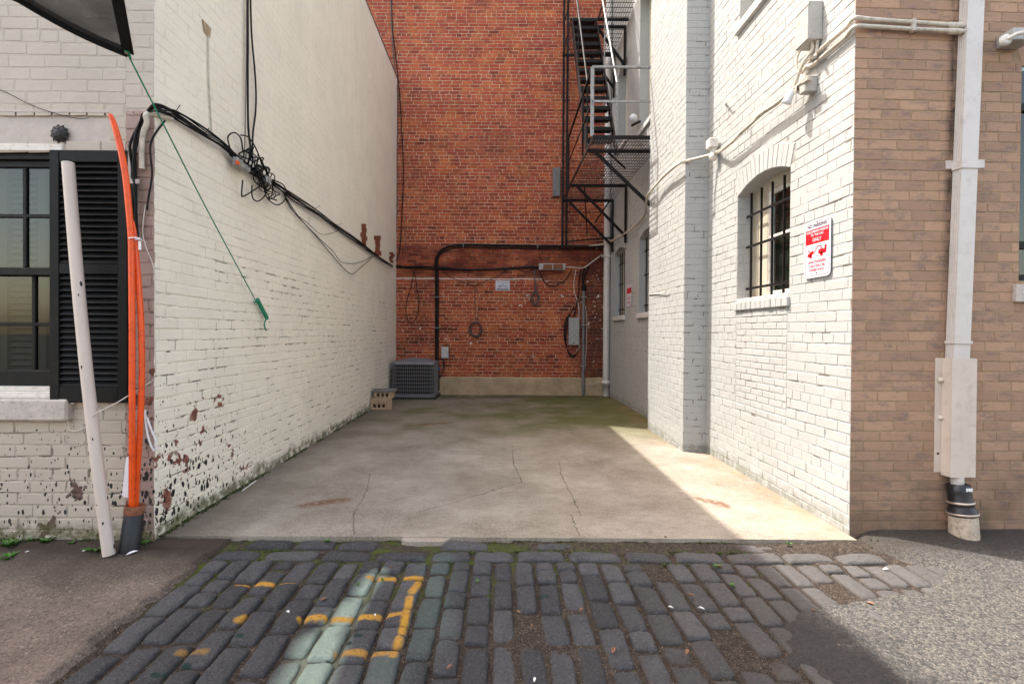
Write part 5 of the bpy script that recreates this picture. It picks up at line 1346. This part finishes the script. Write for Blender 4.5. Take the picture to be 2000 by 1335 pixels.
c = onX(1579, 167, XR-.05); m = MB(); m.box((XR-.10, c.y-.035, c.z-.058), (XR-.003, c.y+.035, c.z+.058), bev=.005); m.build('box', M['box_grey'], sl_)
m = MB(); c2 = c+Vector((-.07, .05, .0)); m.lathe(c+Vector((-.03,.035,0)), (0,1,0), [(0,.04),(.02,.04),(.025,.03),(.05,.012)], 14); m.tube([c+Vector((-.03,.07,0)), c+Vector((-.06,.10,.01)), c+Vector((-.08,.11,-.01))], .010, 8, res=3); m.build('swivel', M['cream_cable'], sl_)
m = MB(); m.lathe(c+Vector((-.07,.10,.0)), (-.25,.45,-1), [(-.02,.01),(-.01,.026),(.06,.032),(.085,.040),(.085,.034),(.07,.0)], 16); m.build('lamp_head', M['lamp_lens'], sl_)
ml = thing('junction_lamp', Rw(1394,290), 'small white sensor lamp where the cables meet the recess of the white wall', 'light')
c = onX(1393, 290, XR-.06); m = MB(); m.box((XR-.12, c.y-.05, c.z-.0), (XR-.03, c.y+.05, c.z+.10), bev=.006); m.build('box', M['window_white'], ml)
m = MB(); m.lathe(c+Vector((0,0,-.0)), (0,0,-1), [(-.01,.03),(.05,.03),(.055,.042),(.10,.042),(.13,.03),(.14,0)], 14); m.build('sensor', M['window_white'], ml)
m = MB(); m.bar(Rw(1416,202,.0), Rw(1416,202,.07), .012, .012); m.bar(Rw(1416,202,.07), Rw(1416,202,.07)+Vector((0,-.05,.0)), .012, .012); tag(m.build('wall_hook', M['window_white']), 'small white hook on the sunlit wall left of the cables', 'hook')
wire('loose_wire', [Bf(1267,575,.01), Bf(1285,572,.02), Bf(1298,571,.03), Bf(1303,565,.035)], .006, M['window_white'], 'short stub of white wire on the face of the white pier', 'wire')
gl = thing('globe_light', onX(1237,232,XR-.12), 'round white globe light on the shaded wall behind the fire escape', 'light')
c = onX(1237, 231, XR-.12); m = MB(); m.lathe(c+Vector((0,0,-.07)), Z3, [(0,0),(.01,.035),(.035,.062),(.07,.072),(.105,.062),(.13,.035),(.14,0)], 18); m.build('globe', M['lamp_lens'], gl)
m = MB(); m.tube([c+Vector((.12,0,-.05)), c+Vector((.02,0,-.10)), c+Vector((-.03,0,-.13))], .02, 8, res=3); m.build('bracket', M['black_metal'], gl)
# floodlight on the brown wall
fl = thing('flood_light', onF(1955,86,.05), 'grey box with a white twin floodlight on the brown wall', 'light')
a_, b_ = onF(1933, 75, .0), onF(1978, 101, .0)
m = MB(); u0, u1 = uF(onF(1944,75,.0)), uF(onF(1985,75,.0)); fb(u0, .003, b_.z+.01, u1, .115, a_.z+.005, m, bev=.004); m.build('box', M['box_grey'], fl)
m = MB(); c = onF(1961, 80, .116); m.lathe(c, NB, [(0,.035),(.018,.035),(.024,.022),(.024,0)], 16); m.tube([c+NB*.02, c+NB*.05+UB*.03+Z3*.015, c+NB*.06+UB*.07+Z3*.02], .012, 8, res=3); m.build('mount', M['window_white'], fl)
m = MB(); m.lathe(c+NB*.06+UB*.07+Z3*.02, (UB*.8+NB*.5-Z3*.35), [(0,.012),(.01,.03),(.07,.042),(.11,.055),(.11,.048),(.09,0)], 18); m.build('lamp_head', M['lamp_lens'], fl)

# ------------------------------------------------------------ big downspout on the brown wall
dn = thing('metal_downspout', onF(1880, 900, .05), 'cream ribbed metal downspout on the brown wall with a guard round its foot', 'downspout')
PD = .068
t0 = onF(1909, -40, PD); t1 = onF(1878.5, 705, PD)
# a vertical box section; its small lean is the photograph's own
def dsec(z, c, w2, dep, n_rib=4):
    """cross-section with ribs on the left side"""
    P = []; L_ = c-UB*w2; Rr = c+UB*w2
    P.append(Rr); P.append(Rr-NB*dep); P.append(L_-NB*dep)
    for k in range(n_rib):
        f0 = dep*(1-(k+.35)/n_rib); f1 = dep*(1-(k+.65)/n_rib)
        P += [L_-NB*f0, L_-NB*(f0-.004)+UB*.007, L_-NB*f1+UB*.007, L_-NB*(f1-.002)]
    P.append(L_); return [Vector((p_.x, p_.y, z)) for p_ in P]
w2 = (onF(1925, 0, PD)-onF(1893, 0, PD)).length/2
m = MB(); rings = []
for f in (0, .25, .5, .75, 1):
    c = t0.lerp(t1, f); rings.append(dsec(c.z, Vector((c.x, c.y, 0)), w2, .060))
n = len(rings[0]); vs = [p_ for r_ in rings for p_ in r_]
m.add(vs, [(i*n+k, i*n+(k+1) % n, (i+1)*n+(k+1) % n, (i+1)*n+k) for i in range(4) for k in range(n)]); m.build('pipe', M['downspout_paint'], dn)
def ringbox(py, h, grow, mm):
    f = (py+40)/(705+40); c = t0.lerp(t1, f)
    for s_ in (1,): mm.box  # noqa
    O_ = Vector((c.x, c.y, c.z)); L_ = O_-UB*(w2+grow); R_ = O_+UB*(w2+grow)
    for p0, p1 in ((L_+NB*grow, R_+NB*grow), (L_-NB*.060, L_+NB*grow), (R_-NB*.060, R_+NB*grow)): mm.bar(p0, p1, h, .006, side=(0,0,1))
m = MB(); ringbox(668, .018, .006, m); m.build('joint_ring', M['downspout_paint'], dn)
m = MB(); ringbox(320, .05, .005, m); a_, b_ = onF(1847, 322, .004), onF(1862, 322, .004); m.bar(a_, b_, .055, .008, side=(0,0,1)); a_, b_ = onF(1900, 320, .004), onF(1922, 320, .004); m.bar(a_, b_, .055, .008, side=(0,0,1)); m.build('strap', M['downspout_paint'], dn)
# guard
gd0 = .078; zt = onF(1885, 700, gd0).z; zb = onF(1881, 932, gd0).z; uL, uR = uF(onF(1858.5, 816, gd0)), uF(onF(1907, 816, gd0)); uf = uF(onF(1826, 816, .006))
m = MB(); fb(uL, gd0-.006, zb, uR, gd0, zt, m); fb(uL, .007, zb+.0, uL+.006, gd0-.007, zt, m); fb(uR-.006, .007, zb, uR, gd0-.007, zt, m); fb(uf, .001, zb+.015, uL+.006, .006, zt, m); fb(uR-.006, .001, zb+.015, uR+.05, .006, zt, m)
gd = m.build('guard_cover', M['guard_paint'], dn)
for py in (742, 815):
    m = MB(); c = onF(1837, py, .007); m.lathe(c, NB, [(0,.020),(.004,.020),(.005,.013),(.014,.012),(.018,.006),(.018,0)], 14); m.build('bolt', M['guard_paint'], gd)
m = MB(); c = onF(1832, 885, .0065); m.lathe(c, NB, [(0,.009),(.001,.008),(.0012,0)], 12); m.build('bolt_hole', M['rubber'], gd)
def atz(px, py, off=.06): return onF(px, py, off)
m = MB(); a_, b_ = atz(1869, 920, .042), atz(1870, 946, .042); m.tube([a_, b_], .036, 14); m.build('outlet_pipe', M['downspout_paint'], dn)
q0, q1 = atz(1871, 944, .062), atz(1881, 1008, .085); ax2 = (q1-q0).normalized(); Lq = (q1-q0).length
m = MB(); m.lathe(q0, ax2, [(0,.045),(.004,.062),(.05,.062),(.10,.062),(.115,.068),(.125,.070),(.135,.064),(.15,.066),(.17,.076),(.195,.080),(Lq-.01,.077),(Lq,.07)], 20); m.build('rubber_boot', M['rubber'], dn)
for d_, r_ in ((.118,.0715),(Lq-.022,.0825)):
    m = MB(); m.lathe(q0+ax2*d_, ax2, [(-.007,r_-.004),(-.007,r_),(.007,r_),(.007,r_-.004)], 20); m.build('hose_clamp', M['clamp_steel'], dn)
m = MB(); a_ = q1; b_ = atz(1883, 1060, .085); m.lathe(a_, (b_-a_), [(-.02,.074),(.12,.078),(.25,.080)], 20); m.build('clay_stub', M['clay_pipe'], dn)
m = MB(); c = q0+NB*.064+UB*.012+Z3*(-.022); m.bar(c-UB*.022, c+UB*.022, .022, .002, side=(0,0,1)); m.build('sticker', M['label_white'], dn)

# ------------------------------------------------------------ litter, leaves, weeds, moss, grit
rr = random.Random(40)
def leaf(px, py, s_, lab, mat='dead_leaf', nm='fallen_leaf', cat='leaf', grp='fallen leaves on the cobbles and asphalt'):
    c = onZ(px, py, -.004); m = MB(); a_ = rr.uniform(0, 6.28); e = Vector((math.cos(a_), math.sin(a_), 0)); s2 = Vector((-e.y, e.x, 0))
    top = [c-e*s_, c-e*s_*.3+s2*s_*.42+Z3*.006, c+e*s_*.4+s2*s_*.35+Z3*.008, c+e*s_+Z3*.003, c+e*s_*.35-s2*s_*.38+Z3*.007, c-e*s_*.35-s2*s_*.4+Z3*.005, c+Z3*.001]
    m.add([p_+Z3*.006 for p_ in top]+[p_+Z3*.0048 for p_ in top], [(0,1,6),(1,2,6),(2,3,6),(3,4,6),(4,5,6),(5,0,6),(8,7,13),(9,8,13),(10,9,13),(11,10,13),(12,11,13),(7,12,13)])
    o = m.build(nm, M[mat]); tag(o, lab, cat, grp); return o
for (px, py), lab in (
    ((1012, 1197), 'dry curled leaf on the middle cobbles, nearest the camera axis'),
    ((1038, 1223), 'small brown leaf below and right of the dry curled leaf'),
    ((1135, 1192), 'forked brown leaf between two central cobble columns'),
    ((1468, 1093), 'brown leaf beside the sunlit stones at the shadow edge'),
    ((1350, 1164), 'dark brown leaf in the dirt among the right cobbles'),
    ((1588, 1194), 'tan leaf on the dark asphalt tip'),
    ((765, 1110), 'pinkish leaf just above the yellow corner line'),
    ((1405, 1108), 'pale pink chip in the dirt among the right cobbles'),
    ((1198, 1272), 'long brown leaf low on the right of centre cobbles'),
    ((878, 1305), 'large brown leaf in the joint at the bottom left of centre'),
    ((1342, 1275), 'rusty leaf scrap at the bottom right of the cobbles'),
    ((1300, 1050), 'brown leaf bit against the edge of the concrete pad'),
    ((632, 1172), 'long twig like leaf at the left of the mint streak of painted light'),
    ((1700, 1180), 'reddish leaf bit on the sunlit asphalt')):
    leaf(px, py, rr.uniform(.010, .019), lab)
leaf(1835, 1066, .03, 'large orange leaf in the sun near the brown wall'); leaf(1862, 1074, .022, 'pale orange leaf scrap right of the large orange leaf')
for (px, py, s_, lab) in ((168,1076,.028,'torn white paper scrap left of the leaning pole'), (258,1081,.032,'crumpled white paper in front of the black sleeve'), (52,1080,.014,'tiny white scrap near the far left wall foot'),
        (1754,1031,.020,'crumpled white paper by the foot of the brown wall'), (732,1203,.012,'small white chip on the yellow paint line'), (1310,1188,.014,'white sliver on the cobbles left of the asphalt'), (1730,1113,.018,'white scrap between the sunlit cobbles'),
        (562,1197,.014,'pale sliver near the mint streak of painted light'), (1044,1330,.012,'white pebble chip at the bottom of the cobbles'), (1370,1190,.016,'flat white chip right of the white sliver')):
    leaf(px, py, s_, lab, 'paper', 'paper_scrap', 'litter', 'litter on the alley ground')
m = MB(); q = [onZ(495,945,.006), onZ(488,951,.006), onZ(480,957,.006)]; m.tube([onX(500,938,XL+.12), onX(473,958,XL+.10)], .004, 5); tag(m.build('white_stick', M['paper']), 'thin white stick lying against the foot of the cream wall', 'stick')
def weed(px, py, s_, n, lab, seed):
    r2 = random.Random(seed); c = onZ(px, py, -.01); root = thing('weed', c, lab, 'weed', 'small weeds along the wall foot and joints'); m = MB()
    for k in range(n):
        a_ = r2.uniform(0, 6.28); l = s_*r2.uniform(.5, 1); e = Vector((math.cos(a_), math.sin(a_), r2.uniform(.4, 1.4))).normalized(); s2 = Vector((-math.sin(a_), math.cos(a_), 0)); wdt = l*.22
        o = c+Vector((r2.uniform(-.3,.3)*s_, r2.uniform(-.3,.3)*s_, 0)); t_ = o+e*l+Vector((math.cos(a_), math.sin(a_), -.4))*l*.3
        m.add([o, o+e*l*.55+s2*wdt, t_, o+e*l*.55-s2*wdt], [(0,1,2),(0,2,3)])
    m.build('leaves', M['leaf_green'], root)
for i, (px, py, s_, n, lab) in enumerate(((20,1066,.07,26,'weed clump at the far left foot of the facade'), (90,1058,.06,20,'low weed clump left of the leaning pole'), (62,1056,.04,14,'tiny weed between the two left clumps'), (188,1076,.075,12,'broad leaf weed growing at the foot of the leaning pole'), (281,1062,.045,26,'bright green weed between black sleeve and building corner'),
        (140,1062,.035,12,'small weed halfway between clump and pole'), (20,1090,.06,22,'flat weed patch at the far left edge'), (697,1143,.025,10,'seedling in the joint beside the yellow paint'), (746,1134,.022,9,'seedling just above the yellow corner line'), (1400,1107,.03,12,'weed sprout in front of the sunny pad corner'), (1430,1145,.03,12,'weed sprout among the right cobbles'),
        (1715,1060,.05,30,'grass tuft in the sun by the brown wall corner'), (1540,1062,.03,14,'small weed at the sunny pad edge'), (932,1136,.02,8,'tiny seedling between the central cobbles'), (1240,1048,.025,12,'tiny weed at the middle of the pad edge'), (640,1058,.03,14,'moss green sprout at the left of the pad edge'))):
    weed(px, py, s_, n, lab, 100+i)
# moss cushions: nobody could count them
m = MB(); r3 = random.Random(77)
def tuft(x, y, z, s_):
    for k in range(5):
        a_ = r3.uniform(0, 6.28); e = Vector((math.cos(a_)*.8, math.sin(a_)*.8, r3.uniform(.3, 1))); s2 = Vector((-math.sin(a_), math.cos(a_), 0))*s_*.3; o = Vector((x, y, z))
        m.add([o-s2, o+s2, o+e*s_], [(0,1,2)])
for k in range(2600):
    x = r3.uniform(-1.7, 1.9); y = r3.choice((3.165+r3.gauss(0,.010), 3.012+r3.gauss(0,.010), 2.868+r3.gauss(0,.012), r3.uniform(2.5,2.9)))
    if nz(x, y, 3.1, 12) < .02+.10*x: continue
    tuft(x, y, jz(x, min(y, 3.15))-.002, r3.uniform(.008, .020))
for k in range(900):
    y = r3.uniform(3.12, 8.5); tuft(XL+abs(r3.gauss(0,.02))+.006, y, .0, r3.uniform(.008,.022)) if nz(0, y, 2, 5) > -.1 else None
for k in range(500):
    x = r3.uniform(-4.5, -2.25); tuft(x, YL-abs(r3.gauss(0,.025)), -.01, r3.uniform(.01,.025)) if nz(x, 0, 3, 9) > 0 else None
tag(m.build('moss', M['moss']), 'green moss in the joints and along the wall feet', kind='stuff')
m = MB()
def grit(x, y, z, s_):
    vs = [Vector((x, y, z))+Vector((r3.uniform(-1,1), r3.uniform(-1,1), r3.uniform(-.1,.9)))*s_ for _ in range(4)]
    m.add(vs, [(0,1,2),(0,2,3),(0,3,1),(1,3,2)], r3.random())
for k in range(5200):
    x = r3.uniform(-1.8, 2.8); y = r3.uniform(1.2, 3.12)
    w_ = .25 if x < .2 else 1.0
    if r3.random() > w_: continue
    grit(x, y, jz(x, y)+.002, r3.uniform(.002, .0065))
for k in range(500): x = r3.uniform(-6, -1.8); y = r3.uniform(1.5, 3.08); grit(x, y, apz(x, y), r3.uniform(.001, .004))
for k in range(900): x = r3.uniform(1.4, 5); y = r3.uniform(1.5, 3.2); grit(x, y, az(x, y), r3.uniform(.002, .006))
for k in range(260): x = r3.uniform(-2.1, 2.2); y = r3.uniform(3.2, 9); grit(x, y, .004, r3.uniform(.001, .0035))
tag(m.build('gravel', M['pebble']), 'loose grit and small gravel', kind='stuff')

# ------------------------------------------------------------ the building across the alley, behind the camera
AB = thing('rear_alley_building', (0, -8, 0), 'plain white building across the alley, seen only in the window reflections, kept white to bounce fill light', 'building')
m = MB(); hs = [(2.0+k*2.6, 3.1+k*2.6, 1.1, 2.7, 0, 0) for k in range(7)]+[(2.0+k*2.6, 3.1+k*2.6, 4.0, 5.6, 0, 0) for k in range(7)]
sheet(m, (10, -7.5, 0), (-1,0,0), (0,1,0), 20, -.08, 5.9, holes=hs, depth=.15)
m.v = m.v; m.t = [.6]*len(m.t); m.build('wall', M['plaster_white'], AB)  # wall made white to bounce fill light onto the shaded walls
for h_ in hs:
    m = MB(); m.box((10-h_[1], -7.66, h_[2]), (10-h_[0], -7.62, h_[3])); m.build('window', M['interior_dark'], AB)
m = MB(); m.box((-10, -14, 5.9), (10, -7.48, 6.0)); m.build('roof', M['roof_dark'], AB)
